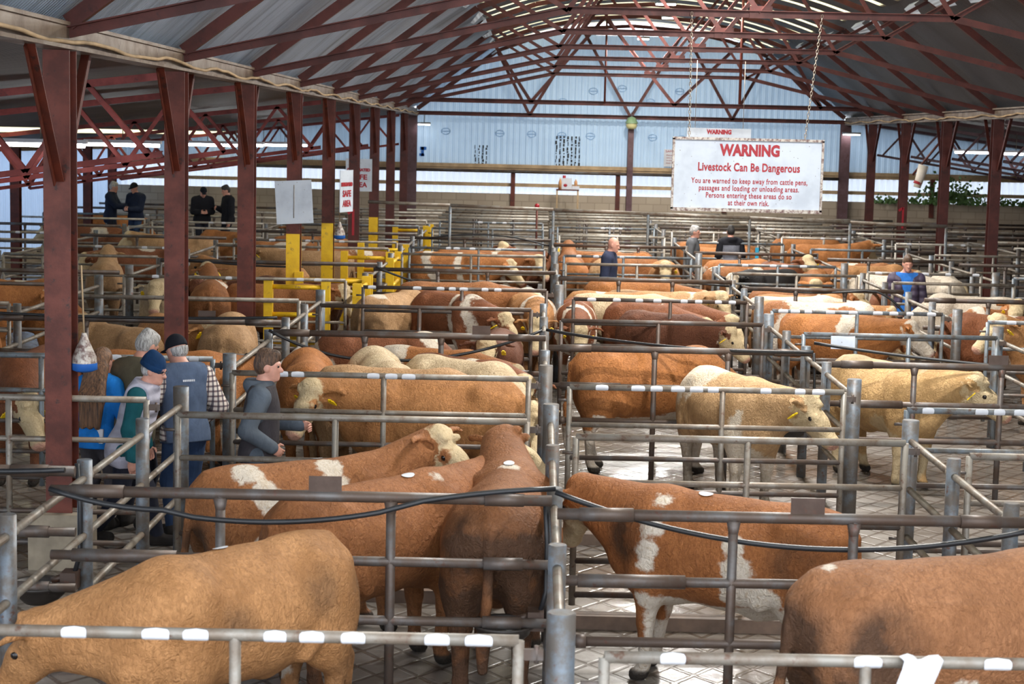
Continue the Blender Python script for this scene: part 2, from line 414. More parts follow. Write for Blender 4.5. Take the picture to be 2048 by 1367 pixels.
for x in (-7.6, -.75, 2.55, 5.9, 12.4):
    mb = MB().box((x, YW-.02, 2.0), (.14, .1, 1.2)); tag(mb.build('short_post', M['rustred']), 'short rusty post against the white sheets of the end wall', 'post', 'short posts on the end wall')

# roof trusses
def truss(i, label):
    y = Y0+i*BAY; T = thing('roof_truss', label, 'truss', (XM, y, 0), 0, 'roof trusses'); ze, zc = ZE+.13, 5.27
    for s in (-1, 1):
        MB().bar((s*6.65, 0, ze), (s*4.2, 0, ZS-.09), .08, .13).build('rafter', M['truss'], T)
        q = MB(); us = [4.2, 3, 1.5, 0]
        for a, b in zip(us, us[1:]): q.bar((s*a, 0, cap_z(a)-.14 if a < 4.2 else ZS-.09), (s*b, 0, cap_z(b)-.14), .08, .11)
        q.build('rafter', M['truss'], T)
        MB().angle((s*6.65, 0, ze-.08), (s*2.52, 0, zc), .085).build('tie', M['truss'], T)
        for a, b in (((2.52, zc), (4.2, ZS-.1)), ((2.52, zc), (1.35, cap_z(1.35)-.15)), ((0, zc), (1.35, cap_z(1.35)-.15))):
            MB().angle((s*a[0], 0, a[1]), (s*b[0], 0, b[1]), .06).build('web', M['truss'], T)
    q = MB(); q.angle((-2.52, 0, zc), (2.52, 0, zc), .085); q.box((0, -.02, zc+.03), (.3, .02, .16)); q.build('bottom_chord', M['truss'], T)
    return T
for i in range(8): truss(i, ORD[i]+' red steel roof truss from the camera')
def wtruss(y, zc, nodes, label):
    T = thing('roof_truss', label, 'truss', (XM, y, 0), 0, 'roof trusses')
    for s in (-1, 1):
        q = MB(); q.bar((s*6.65, 0, ZE+.13), (s*4.2, 0, ZS-.09), .08, .13); us = [4.2, 3, 1.5, 0]
        for a, b in zip(us, us[1:]): q.bar((s*a, 0, cap_z(a)-.14 if a < 4.2 else ZS-.09), (s*b, 0, cap_z(b)-.14), .08, .11)
        q.build('rafter', M['truss'], T)
    MB().angle((-6.7, 0, zc), (6.7, 0, zc), .12).build('bottom_chord', M['truss'], T)
    tops = [-4.2]+[(a+b)/2 for a, b in zip(nodes, nodes[1:])]+[4.2]
    tz = lambda u: (ZS-.1 if abs(u) >= 4.2 else cap_z(u)-.15)
    for k, n in enumerate(nodes):
        for u in (tops[k], tops[k+1]): MB().angle((n, 0, zc), (u, 0, tz(u)), .09).build('web', M['truss'], T)
    return T
wtruss(50.5, 4.62, [-3.1, 1.0, 5.2], 'last free standing truss with a level bottom chord, in front of the end wall')
wtruss(YW-.3, 4.30, [-3.15, 0, 3.15], 'truss fixed against the blue end wall')
for x, y, z0 in ((3.9, 23.29+BAY, 3.9), (5.55, 32.43, 4.55)):
    pass
# lattice trusses in the lean-to aisles
def aisle_truss(i, sx, x0, label, mat):
    y = Y0+i*BAY; T = thing('aisle_truss', label, 'truss', (x0, y, 0), 0, 'lean-to trusses on the %s' % ('left' if sx < 0 else 'right'))
    zt = lambda d: 4.18-.125*d; zb = lambda d: 3.36-.15*d
    MB().angle((sx*.15, 0, zt(.15)), (sx*8.3, 0, zt(8.3)), .075).build('top_chord', M[mat], T)
    MB().angle((sx*.15, 0, zb(.15)), (sx*8.2, 0, zb(8.2)), .06).build('bottom_chord', M[mat], T)
    for k in range(6):
        d = .3+k*1.32
        MB().angle((sx*d, 0, zb(d)), (sx*(d+.66), 0, zt(d+.66)), .05).build('web', M[mat], T)
        MB().angle((sx*(d+.66), 0, zt(d+.66)), (sx*(d+1.32), 0, zb(d+1.32)), .05).build('web', M[mat], T)
for k, i in enumerate((1, 2, 4, 6, 8)): aisle_truss(i, -1, XL, ORD[k]+' red lattice truss of the left lean-to roof', 'aisle_red')
for i in range(5, 9): aisle_truss(i, 1, XR, ORD[i-5]+' brown lattice truss of the right lean-to roof', 'purple')
# ------------------------------------------------------------------ pens: fences run into the shed, gates and dividers run across
def fence(label, runs, x0=None, r=.05, x1=None):
    """runs: list of lists of (x, y, height, radius) posts; rails join the posts of one run"""
    f = thing('pen_fence', label, 'fence', (runs[0][0][0], runs[0][0][1], 0), 0, 'long pen fences')
    ox, oy = runs[0][0][0], runs[0][0][1]
    for run in runs:
        for (x, y, h, rr) in run:
            x -= ox; y -= oy
            q = MB(); q.tube((x, y, 0), (x, y, h), rr, 14); q.tube((x, y, h-.004), (x, y, h+.003), rr*.93, 14)
            q.build('post', M['post'] if rr < .06 else M['post'], f)
        for a, b in zip(run, run[1:]):
            for z in (1.31, .93, .55):
                q = MB(); xa, ya, xb, yb = a[0]-ox, a[1]-oy, b[0]-ox, b[1]-oy
                q.tube((xa, ya+.0, z-(.0)), (xb, yb, z), .026, 10)
                q.tube((xa, ya+.03, z), (xa, ya+.12, z), .032, 10)
                q.build('rail', M['dusty'], f)
    return f
def ps(x, ys, big=(), h=1.43):
    return [(x, y, h+(.04 if y in big else 0), .066 if y in big else .05) for y in ys]
fence('grey pipe fence running back between the people and the near left cattle', [ps(-2.93, [6.6, 8.1, 9.62, 11.31, 13.0, 14.44], (14.44,)), ps(-2.92, [16.7, 19.16, 20.49, 22.15, 23.81], (16.7, 23.81))])
fence('grey pipe fence down the centre of the picture from the bottom edge', [ps(.16, [7.73, 9.23, 10.77, 12.3, 13.98], (7.73, 13.98)), ps(.13, [16.4, 17.9, 19.73, 21.28, 23.01], (16.4,))])
fence('grey pipe fence continuing the centre line, further back behind the wide passage', [ps(.37, [25.6, 28.04, 30.5], (25.6,)), ps(.37, [33.2, 35.0, 37.8, 40.2, 42.4], (33.2,))])
fence('grey pipe fence first to the right of the centre fence', [ps(2.98, [10.66, 12.17, 13.61], (13.61,)), ps(2.96, [15.96, 17.5, 18.85, 20.36, 21.95], (15.96, 21.95))])
fence('grey pipe fence beyond the patchy white cattle, right of the bald man', [ps(3.15, [24.43, 26.2, 27.78, 30.6], (24.43,)), ps(3.15, [33.66, 36.6, 39.69], (33.66,)), ps(3.15, [43.2, 46, 48.3])])
fence('grey pipe fence at the right edge with a flat topped post before golden cattle', [ps(5.6, [14.4, 16.2, 18.0, 19.5, 21.04], (21.04,))])
fence('grey pipe fence in front of the man in purple', [ps(5.63, [23.22, 24.7, 26.3, 28.1, 30.02], (23.22,)), ps(5.63, [31.84, 35.14, 38.25], (31.84,)), ps(5.9, [42.5, 46.4])])
fence('grey pipe fence behind the man in purple', [ps(8.0, [22.5, 25, 27.2]), ps(8.0, [30.38, 32.0, 33.67, 35.4, 37.67], (30.38,)), ps(8.15, [41., 45])])
fence('grey pipe fence between the dark right hand columns', [ps(10.6, [29, 32, 35.5], (29,)), ps(10.6, [38.5, 40.4, 42.9])])
fence('grey pipe fence at far left beside the big brown cattle', [ps(-6.36, [17.6, 19.4, 21.37, 23.4, 25.4], (25.4,)), ps(-6.38, [27.4, 29.6, 32, 34.85], (27.4,)), ps(-6.4, [38, 41.5, 45])])
fence('grey pipe fence at the far left edge below the men by the outer wall', [ps(-9.4, [24, 27, 30.5, 33.8, 37.3]), ps(-9.42, [40, 42.4, 44.7])])
fence('grey pipe fence in the far pens left of the yellow gates', [ps(-2.66, [27.42, 29.9, 32.2]), ps(-2.66, [34.5, 37.8, 40.6, 43.3])])

TUBES = {}
def gate(kind, X0, Y0_, X1, Y1_, label, nst=0, seed=0, plate=None, z=1.4, mat=None, split=False):
    """kind s/g: hung tubular gate; p: fixed divider"""
    rng = random.Random(seed); a = Vector((X0, Y0_, 0)); b = Vector((X1, Y1_, 0)); L = (b-a).length
    ang = math.atan2(b.y-a.y, b.x-a.x)
    nm = {'s': 'pen_gate', 'g': 'pen_gate', 'p': 'pen_divider', 'r': 'pen_divider'}[kind]
    g = thing(nm, label, 'gate' if kind in 'sg' else 'divider', a, ang, {'s': 'gates with lot stickers', 'g': 'gates without stickers', 'p': 'fixed pen dividers', 'r': 'far pen rails'}[kind])
    far = Y0_ > 26
    n = 6 if far else 10
    if kind in 'sg':
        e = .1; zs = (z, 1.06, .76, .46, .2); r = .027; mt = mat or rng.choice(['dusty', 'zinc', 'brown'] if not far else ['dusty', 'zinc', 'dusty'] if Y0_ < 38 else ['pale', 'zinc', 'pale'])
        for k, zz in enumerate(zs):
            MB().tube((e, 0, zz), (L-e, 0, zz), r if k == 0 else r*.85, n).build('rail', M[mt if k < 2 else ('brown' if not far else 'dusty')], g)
        ux = [e, e+(L-2*e)*rng.uniform(.44, .56), L-e]
        q = MB(); q.tube((-.0, 0, z-.12), (e, 0, z-.12), .014, 6); q.tube((0, 0, .3), (e, 0, .3), .014, 6); q.build('hinge', M['brown'], g)
        for u in ux: MB().tube((u, 0, .12), (u, 0, z+.0), r*.95, n).build('upright', M[mt], g)
        if not far:
            q = MB(); q.box((L-.05, 0, z-.06), (.12, .02, .05)); q.tube((L-.02, 0, z-.1), (L-.02, 0, z-.02), .012, 6); q.build('latch', M['brown'], g)
    else:
        r = .034; mt = mat or 'brown'
        zs = (z, 1.0, .63) if kind == 'p' else (z, 1.1, .8, .5)
        mt2 = mt if kind == 'p' else rng.choice(['pale', 'dusty', 'pale', 'brown'])
        for k, zz in enumerate(zs):
            q = MB(); q.tube((-.07, 0, zz), (L+.07, 0, zz), r-.004*(k > 0), n)
            if kind == 'p' and not far: q.tube((.06, 0, zz), (.06+.32*(k+1) % .9, 0, zz), r+.007, n); q.tube((L-.34, 0, zz), (L-.1, 0, zz), r+.006, n)
            q.build('rail', M[mt2 if k else (mt2 if kind == 'r' else 'brown')], g)
        for u in ((.36, .66) if kind == 'p' else (.33, .66)):
            q = MB(); u = L*(u+rng.uniform(-.04, .04)); q.tube((u, 0, 0), (u, 0, z), .03, n); q.tube((u, 0, z-.14), (u, 0, z-.02), .022, n, .045); q.build('upright', M['brown'], g)
        if plate:
            q = MB(); q.box((plate*L, -.01, z+.05), (.2, .012, .15)); q.build('number_plate', M['plate'], g)
    if nst:
        q = None; used = []
        for k in range(nst):
            for _ in range(20):
                u = rng.uniform(.08, .92)*L
                if all(abs(u-w) > .15 for w in used): break
            used.append(u); w = rng.uniform(.09, .13)
            q = MB(); P = []
            for i in range(9):
                s_ = -1+i/4; hw = math.sqrt(max(0, 1-(abs(s_)**4)))*w/2
                th = R(-5)+s_*R(80)
                P.append([(u+d*hw, -(.0285)*math.cos(th), z+.0285*math.sin(th)) for d in (-1, -.5, 0, .5, 1)])
            q.grid(P); q.build('lot_sticker', M['white'], g)
        rng2 = rng
    return g
ROWW = ['nearest', 'second', 'third', 'fourth', 'fifth', 'sixth', 'seventh', 'eighth', 'ninth', 'tenth', 'eleventh', 'twelfth', 'thirteenth', 'fourteenth', 'fifteenth', 'sixteenth', 'seventeenth', 'eighteenth']
# bay: name, x at both ends (near, far after y 24), slope of row, rows (kind, y)
BAYS = [
 ('left of the centre fence', (-2.85, .07), (-2.58, .28), .02, 's7.45 p10.46 g13.43 s15.87 p19.2 g22.38 s25.27 p28.7 g32.6 s34.5 p37.85 g42 s45.3 r47.6 r49.3 r51.2 r53'),
 ('right of the centre fence', (.24, 2.9), (.45, 3.06), .03, 's7.3 p10.16 g12.86 s15.5 p18.4 g21.2 s24.15 p27.65 g31.0 s33.1 p36.4 g40.1 s43.75 r46.2 r48 r49.8 r51.6 r53.2'),
 ('second bay right of centre fence', (3.06, 5.53), (3.24, 5.56), .03, 'p10.2 g12.45 s14.6 p17.6 g20.35 s23.12 p26.6 g29.6 s31.7 p34.95 g38.5 s42.9 r44.8 r46.6 r48.4 r50.2 r52 r53.6'),
 ('third bay right of centre fence', (5.7, 7.9), (5.72, 7.9), .03, 'p18.4 s22.3 p25.32 g28.4 s30.55 p33.85 g37.0 s41.4 r43.4 r45.2 r47 r48.8 r50.6 r52.4'),
 ('fourth bay right of centre fence', (8.1, 10.5), (8.1, 10.5), .03, 's24.5 p27.4 s30.0 p33.2 g36.0 s39.9 r42 r44 r46 r48 r50 r52'),
 ('beyond the right hand columns', (10.7, 14.5), (10.7, 14.5), .03, 'r33 r36 r39 r41.4 r43.8 r46.2 r48.6 r51'),
 ('left of the near left fence', (-6.28, -3.0), (-6.28, -2.75), .03, 'p11.0 g14.05 s16.7 p20.08 g22.85 s26.2 p29.58 g33.8 s35.8 p39 g42.5 s45.4 r48 r50 r52'),
 ('at far left before outer wall', (-9.32, -6.45), (-9.32, -6.45), .02, 'g21.6 s24.4 p26.7 g30.2 s32.6 p36 g39.5 s42 r45 r48 r51'),
 ('at the extreme left edge', (-12.8, -9.5), (-12.8, -9.5), .02, 'g34 s36.4 p39.6 g42.8 s45 r48.5 r51.5'),
]
PLATES = {(0, 10.46): .55, (0, 19.2): .78, (1, 10.16): .53, (2, 17.6): .67, (6, 20.08): .76, (0, 28.7): None}
STK = {(0, 7.45): 8, (0, 15.87): 5, (1, 7.3): 5, (1, 15.5): 9, (2, 14.6): 8, (2, 23.12): 9, (1, 24.15): 8, (0, 25.27): 7, (6, 16.7): 4}
for bi, (bn, xn, xf, sl, rows) in enumerate(BAYS):
    cnt = 0
    for tok in rows.split():
        k, y = tok[0], float(tok[1:]); xa, xb = xn if y < 24 else xf
        if bi == 6 and k == 'p' and y < 12: xa = -5.2
        if bi == 6 and abs(y-14.05) < .1: xb = -3.05; xa = -5.6
        kind = {'s': 'gate with white lot stickers', 'g': 'plain gate', 'p': 'fixed divider', 'r': 'stack of rails'}[k]
        lab = '%s tubular %s, %s row %s' % ('galvanised' if y > 24 else 'grey brown', kind, ROWW[cnt], bn)
        gate(k, xa, y-sl*(xb-xa)/2*0, xb, y+sl*(xb-xa), lab, STK.get((bi, y), 4 if k == 's' and y < 40 else (3 if k == 's' else 0)), seed=bi*100+cnt, plate=PLATES.get((bi, y)),
             mat='dusty' if (bi, y) in ((1, 7.3), (0, 7.45), (1, 15.5)) else None)
        cnt += 1
# muddy kerbs under two near gates
for (x0, x1, y) in ((.25, 2.9, 12.7), (.25, 2.9, 15.4), (-2.8, .05, 13.3)):
    tag(shift(MB().box(((x0+x1)/2, y, .05), (x1-x0, .14, .1)).build('concrete_kerb', M['kerb']), ((x0+x1)/2, y, 0)), 'low muddy kerb under the %s' % {12.7: 'gate behind the big red and white beast', 15.4: 'gate in front of the curly orange beast', 13.3: 'gate in front of the man in the hoodie'}[y], 'kerb', 'kerbs under the gates')
# overhead pipe on tall posts
P = thing('raised_pipe', 'long thin raised pipe on tall posts crossing the far pens', 'pipe', (2.7, 37.5, 0), 0)
xs = [-3.6, -1.84, .37, 2.4, 4.57, 6.71, 8.76]; zz = lambda x: 2.16-.021*(x+3.4)*.9
for a, b in zip(xs, xs[1:]): MB().tube((a-2.7, 0, zz(a)), (b-2.7, 0, zz(b)), .035, 8).build('pipe', M['dusty'], P)
for x in xs[1:]: MB().tube((x-2.7, 0, 0), (x-2.7, 0, zz(x)), .03, 8).build('post', M['zinc'], P)

# yellow safe area gates around the left columns
def yframe(x0, y0, x1, y1, label, h=1.4, nr=3):
    g = thing('yellow_barrier', label, 'barrier', (x0, y0, 0), 0, 'yellow barriers of the safe area')
    dx, dy = x1-x0, y1-y0
    for px, py in ((0, 0), (dx, dy)): MB().box((px, py, h/2), (.13, .13, h)).build('post', M['yellow'], g)
    for k in range(nr):
        z = h-.12-k*.42; MB().tube((0, 0, z), (dx, dy, z), .036, 10).build('rail', M['yellow'], g)
    return g
yframe(-4.02, 26.35, -3.15, 26.35, 'low front yellow barrier beside the third yellow footed column')
yframe(-3.75, 27.75, -2.62, 27.55, 'yellow barrier just behind the front yellow barrier')
yframe(-2.62, 25.8, -2.62, 27.2, 'yellow corner post with worn grey patches joined to a second post')
yframe(-3.6, 33.0, -2.75, 33.0, 'yellow barrier beside the fourth column', nr=3)
yframe(-3.55, 35.6, -2.62, 35.4, 'yellow barrier at the fifth column with the red paint mark')
yframe(-2.6, 31.4, -2.6, 33.2, 'yellow barrier end of the far left pens fence')
yframe(-3.45, 43.0, -2.7, 43.0, 'farthest yellow barrier in front of the dark columns')
yframe(-2.62, 42.6, -2.62, 43.8, 'farthest yellow end post beside the empty pens')

# black water hoses tied along the dividers
def hose(pts, label):
    tag(MB().path(pts, .017, 8).build('water_hose', M['hose']), label, 'hose', 'black water hoses')
def sag(a, b, d, n=14, z0=1.36):
    a = Vector(a); b = Vector(b); return [a.lerp(b, k/n)-Vector((0, 0, 4*d*(k/n)*(1-k/n))) for k in range(n+1)]
hose(sag((-2.9, 10.36, 1.43), (-2.2, 10.3, 1.33), .03, 6)+sag((-2.1, 10.3, 1.30), (-.9, 10.34, 1.34), .05)[1:]+sag((-.8, 10.36, 1.38), (.16, 10.6, 1.46), -.02, 6)[1:], 'black hose along the divider in front of the near left cattle')
hose(sag((.16, 10.5, 1.46), (2.95, 10.12, 1.38), .22, 24), 'black hose sagging across the big red and white beast')
hose(sag((-5.2, 11.1, 1.46), (-2.95, 10.9, 1.44), .05), 'black hose on the left in front of the nearest column')
hose(sag((-2.9, 19.05, 1.44), (-1.6, 19.1, 1.14), .1)+sag((-1.5, 19.1, 1.13), (.1, 19.5, 1.46), .08)[1:], 'black hose drooping behind the two cream backed beasts')
hose(sag((.15, 19.5, 1.47), (2.9, 18.0, 1.47), .07, 20), 'black hose over the orange beast right of the centre fence')
hose(sag((2.97, 18.4, 1.52), (5.55, 17.5, 1.40), .04, 20), 'black hose above the curly cream beast on the right')
hose(sag((-6.3, 20.0, 1.46), (-2.95, 20.0, 1.48), .03, 20), 'black hose clipped along the left divider behind the people')
hose(sag((-2.6, 28.5, 1.45), (-1.2, 28.5, 1.05), .04, 10), 'black hose hanging by the yellow corner post')
hose(sag((.4, 28.0, 1.40), (3.1, 27.8, 1.33), -.03, 14), 'black hose in front of the golden backs right of the centre fence')
hose(sag((3.2, 27.0, 1.40), (5.0, 26.5, 1.42), .06, 10)+sag((5.1, 26.5, 1.42), (5.75, 26.4, .9), -.12, 8)[1:], 'black hose arching down beside the post near the man in purple')
hose(sag((-2.3, 37.7, 1.4), (.3, 37.7, 1.3), -.16, 14), 'black hose arched over the far divider left of the centre fence')
hose(sag((-5.9, 29.3, 1.44), (-3.9, 29.3, 1.36), .03, 10), 'black hose on the far left divider by the golden beast')

# drinking bowls
def bowl(x, y, z, rz, label):
    b = thing('water_bowl', label, 'drinking bowl', (x, y, z), rz, 'drinking bowls on the pen posts')
    q = MB(); q.lathe([(.0, -.13), (.1, -.125), (.165, -.06), (.185, 0), (.2, .005), (.2, -.012), (.17, -.03)][::1], n=24); q.lathe([(.185, 0), (.165, -.02), (.15, -.055), (0, -.06)], n=24); q.build('bowl', M['dark'], b)
    MB().lathe([(.162, -.03), (0, -.028)], n=24).build('water', M['water'], b)
    q = MB(); q.box((.2, 0, .03), (.1, .14, .12)); q.tube((.16, 0, .05), (.08, 0, .02), .025, 8); q.build('valve', M['plate'], b)
    q = MB(); q.path([(.22, 0, .05), (.26, .02, .2), (.26, .03, .5), (.24, .03, .8)], .016, 8); q.build('supply_hose', M['hose'], b)
bowl(-.14, 10.62, .6, 0, 'dark iron drinking bowl fixed to the centre post, holding water')
bowl(-3.2, 11.2, .62, 0, 'dark drinking bowl on the left fence beside the nearest column')
bowl(2.72, 18.3, .62, R(0), 'dark drinking bowl under the nose of the cream faced beast')
# ------------------------------------------------------------------ smooth bodies from blended distance fields
def vec(*a): return np.array(a, dtype=np.float32)
class Prims:
    def __init__(s): s.p = []
    def cap(s, a, b, r1, r2=None, k=.05): s.p.append(('c', np.array(a, np.float32), np.array(b, np.float32), r1, r1 if r2 is None else r2, k)); return s
    def ell(s, c, r, k=.05, Rm=None): s.p.append(('e', np.array(c, np.float32), np.array(r, np.float32), None if Rm is None else np.array(Rm, np.float32), k)); return s
    def sub(s, c, r, k=.02, Rm=None): s.p.append(('s', np.array(c, np.float32), np.array(r, np.float32), None if Rm is None else np.array(Rm, np.float32), k)); return s
    def clip(s, n, d): s.p.append(('h', np.array(n, np.float32), d)); return s      # keep n.p <= d
    def grow(s, g):
        q = Prims()
        for t in s.p:
            if t[0] == 'c': q.p.append((t[0], t[1], t[2], t[3]+g, t[4]+g, t[5]))
            elif t[0] == 'e': q.p.append((t[0], t[1], t[2]+g, t[3], t[4]))
            else: q.p.append(t)
        return q
    def __add__(s, o): q = Prims(); q.p = s.p+o.p; return q
    @staticmethod
    def one(t, P):
        if t[0] == 'c':
            a, b, r1, r2 = t[1:5]; ab = b-a; L = float(ab @ ab)+1e-9
            u = np.clip(((P-a) @ ab)/L, 0, 1); d = P-a-u[:, None]*ab
            return np.sqrt((d*d).sum(1))-(r1+(r2-r1)*u)
        q = P-t[1]
        if t[3] is not None: q = q @ t[3]
        r = t[2]; k0 = np.sqrt(((q/r)**2).sum(1)); k1 = np.sqrt(((q/(r*r))**2).sum(1))+1e-6
        return np.where(k0 < 1e-4, -r.min(), k0*(k0-1)/k1)
    def __call__(s, P):
        D = None
        for t in s.p:
            if t[0] == 'h': D = np.maximum(D, P @ t[1]-t[2]); continue
            d = s.one(t, P)
            if t[0] == 's':
                k = t[4]; h = np.clip(.5-.5*(D+d)/k, 0, 1); D = D*(1-h)+(-d)*h+k*h*(1-h); continue
            if D is None: D = d; continue
            k = t[-1]; h = np.clip(.5+.5*(D-d)/k, 0, 1); D = D*(1-h)+d*h-k*h*(1-h)
        return D
    def bounds(s, m=.08):
        lo = np.full(3, 9e9); hi = -lo
        for t in s.p:
            if t[0] == 'c':
                r = max(t[3], t[4]); lo = np.minimum(lo, np.minimum(t[1], t[2])-r); hi = np.maximum(hi, np.maximum(t[1], t[2])+r)
            elif t[0] == 'e':
                r = t[2] if t[3] is None else np.full(3, t[2].max()); lo = np.minimum(lo, t[1]-r); hi = np.maximum(hi, t[1]+r)
        return lo-m, hi+m
def sdf_mesh(fn, lo, hi, h):
    """surface nets over a sparse grid; returns vertices and quads"""
    nb = np.ceil((np.array(hi)-np.array(lo))/(4*h)).astype(int)+1
    ax = [lo[i]+(np.arange(nb[i])*4+1.5)*h for i in range(3)]
    C = np.stack(np.meshgrid(*ax, indexing='ij'), -1).reshape(-1, 3).astype(np.float32)
    dc = fn(C).reshape(nb); act = np.abs(dc) < 7.5*h
    Fv = np.repeat(np.repeat(np.repeat(dc, 4, 0), 4, 1), 4, 2).astype(np.float32)
    am = np.repeat(np.repeat(np.repeat(act, 4, 0), 4, 1), 4, 2); idx = np.argwhere(am)
    Fv[am] = fn((idx*h+np.array(lo)).astype(np.float32))
    s = Fv < 0
    c = sum(s[i:s.shape[0]-1+i, j:s.shape[1]-1+j, k:s.shape[2]-1+k].astype(np.int8) for i in (0, 1) for j in (0, 1) for k in (0, 1))
    cells = np.argwhere((c > 0) & (c < 8)); n = len(cells)
    corner = [(i, j, k) for i in (0, 1) for j in (0, 1) for k in (0, 1)]
    vals = np.stack([Fv[cells[:, 0]+a, cells[:, 1]+b, cells[:, 2]+e] for a, b, e in corner], 1)
    acc = np.zeros((n, 3), np.float32); cnt = np.zeros(n, np.float32)
    for a in range(8):
        for b in range(a+1, 8):
            ca, cb = np.array(corner[a]), np.array(corner[b])
            if np.abs(ca-cb).sum() != 1: continue
            va, vb = vals[:, a], vals[:, b]; m = (va < 0) != (vb < 0)
            t = np.where(m, va/(va-vb+1e-12), 0); p = ca+(cb-ca)*t[:, None]
            acc += np.where(m[:, None], p, 0); cnt += m
    V = (cells+acc/np.maximum(cnt, 1)[:, None])*h+np.array(lo)
    ids = np.full(c.shape, -1, np.int64); ids[cells[:, 0], cells[:, 1], cells[:, 2]] = np.arange(n)
    Q = []
    for ax_ in range(3):
        u, w = (ax_+1) % 3, (ax_+2) % 3
        A = np.take(s, np.arange(s.shape[ax_]-1), ax_); B = np.take(s, np.arange(1, s.shape[ax_]), ax_)
        e = np.argwhere(A != B); e = e[(e[:, u] > 0) & (e[:, w] > 0) & (e[:, u] < s.shape[u]-1) & (e[:, w] < s.shape[w]-1)]
        du = np.zeros(3, int); du[u] = 1; dw = np.zeros(3, int); dw[w] = 1
        g = lambda x: ids[x[:, 0], x[:, 1], x[:, 2]]
        q = np.stack([g(e-du-dw), g(e-dw), g(e), g(e-du)], 1)
        inside = s[e[:, 0], e[:, 1], e[:, 2]]
        q[~inside] = q[~inside][:, ::-1]; Q.append(q)
    Q = np.concatenate(Q); Q = Q[(Q >= 0).all(1)]
    # one relaxing step toward the true surface
    V = V.astype(np.float32); ee = h*.5; f0 = fn(V)
    G = np.stack([fn(V+np.eye(3, dtype=np.float32)[i]*ee)-fn(V-np.eye(3, dtype=np.float32)[i]*ee) for i in range(3)], 1)/(2*ee)
    gn = (G*G).sum(1)+1e-3; st = np.clip(f0/gn, -h*.5, h*.5); V = V-G*st[:, None]*.8
    return V, Q
def np_mesh(name, V, Q, attrs=None):
    me = bpy.data.meshes.new(name); me.vertices.add(len(V)); me.vertices.foreach_set('co', V.astype(np.float32).ravel())
    me.loops.add(len(Q)*4); me.loops.foreach_set('vertex_index', Q.astype(np.int32).ravel())
    me.polygons.add(len(Q)); me.polygons.foreach_set('loop_start', np.arange(len(Q), dtype=np.int32)*4)
    me.polygons.foreach_set('use_smooth', np.ones(len(Q), dtype=bool)); me.update(calc_edges=True)
    for k, a in (attrs or {}).items():
        at = me.attributes.new(k, 'FLOAT', 'POINT'); at.data.foreach_set('value', a.astype(np.float32))
    return me
def sdf_obj(name, prims, h, mat, parent=None, attrs=None, lo=None, hi=None):
    l, u = prims.bounds(2.5*h) if lo is None else (lo, hi)
    V, Q = sdf_mesh(prims, l, u, h)
    o = bpy.data.objects.new(name, np_mesh(name, V, Q, attrs(V) if attrs else None)); COL.objects.link(o); o.data.materials.append(mat)
    if parent is not None: o.parent = parent
    return o
# ------------------------------------------------------------------ cattle
t = NT('cattle_coat'); v = t.coord('Object')
oi = t.n('ShaderNodeObjectInfo')
def att(n): x = t.n('ShaderNodeAttribute', attribute_name=n); return x.outputs['Fac']
hair = t.noise(t.coord('Object', (1, 1, .35)), 42, 4, .75, .8); mid = t.noise(v, 4.5, 4, .6); big = t.noise(v, 1.6, 2); curl = t.noise(v, 24, 3, .65, 1.2)
base = t.mix(t.sst(mid, .3, .72), t.mix(1., oi.outputs['Color'], (.68, .64, .58, 1), 'MULTIPLY'), oi.outputs['Color'])
base = t.mix(t.math('MULTIPLY', t.sst(big, .45, .7), .40), base, t.mix(1., oi.outputs['Color'], (1.35, 1.42, 1.5, 1), 'MULTIPLY'))
base = t.mix(t.math('MULTIPLY', t.sst(hair, .42, .62), .6), base, t.mix(1., oi.outputs['Color'], (.56, .52, .47, 1), 'MULTIPLY'))
base = t.mix(t.math('MULTIPLY', t.sst(curl, .5, .68), .5), base, t.mix(1., oi.outputs['Color'], (.52, .47, .42, 1), 'MULTIPLY'))
wn = t.math('ADD', att('white'), t.math('MULTIPLY', t.math('SUBTRACT', t.noise(v, 12, 4, .65), .5), .14))
wm = t.sst(wn, -.016, .02)
whitec = t.mix(t.sst(t.math('ADD', att('cream'), t.math('MULTIPLY', mid, .4)), .3, .9), lin((218, 206, 190)), lin((206, 184, 146)))
whitec = t.mix(t.math('MULTIPLY', t.sst(curl, .48, .7), .5), whitec, lin((176, 148, 108)))
col = t.mix(wm, base, whitec)
dn = t.math('MULTIPLY', att('dirt'), t.math('ADD', .5, t.sst(mid, .3, .62)))
col = t.mix(t.math('MINIMUM', dn, .88), col, lin((62, 44, 32)))
col = t.mix(att('skin'), col, lin((206, 150, 132)))
col = t.mix(att('horn'), col, lin((46, 40, 34)))
t.bump(t.math('ADD', t.math('MULTIPLY', hair, .7), t.math('MULTIPLY', curl, 1.)), .8, .025)
M['coat'] = t.fin(col, .66, 0, .25)

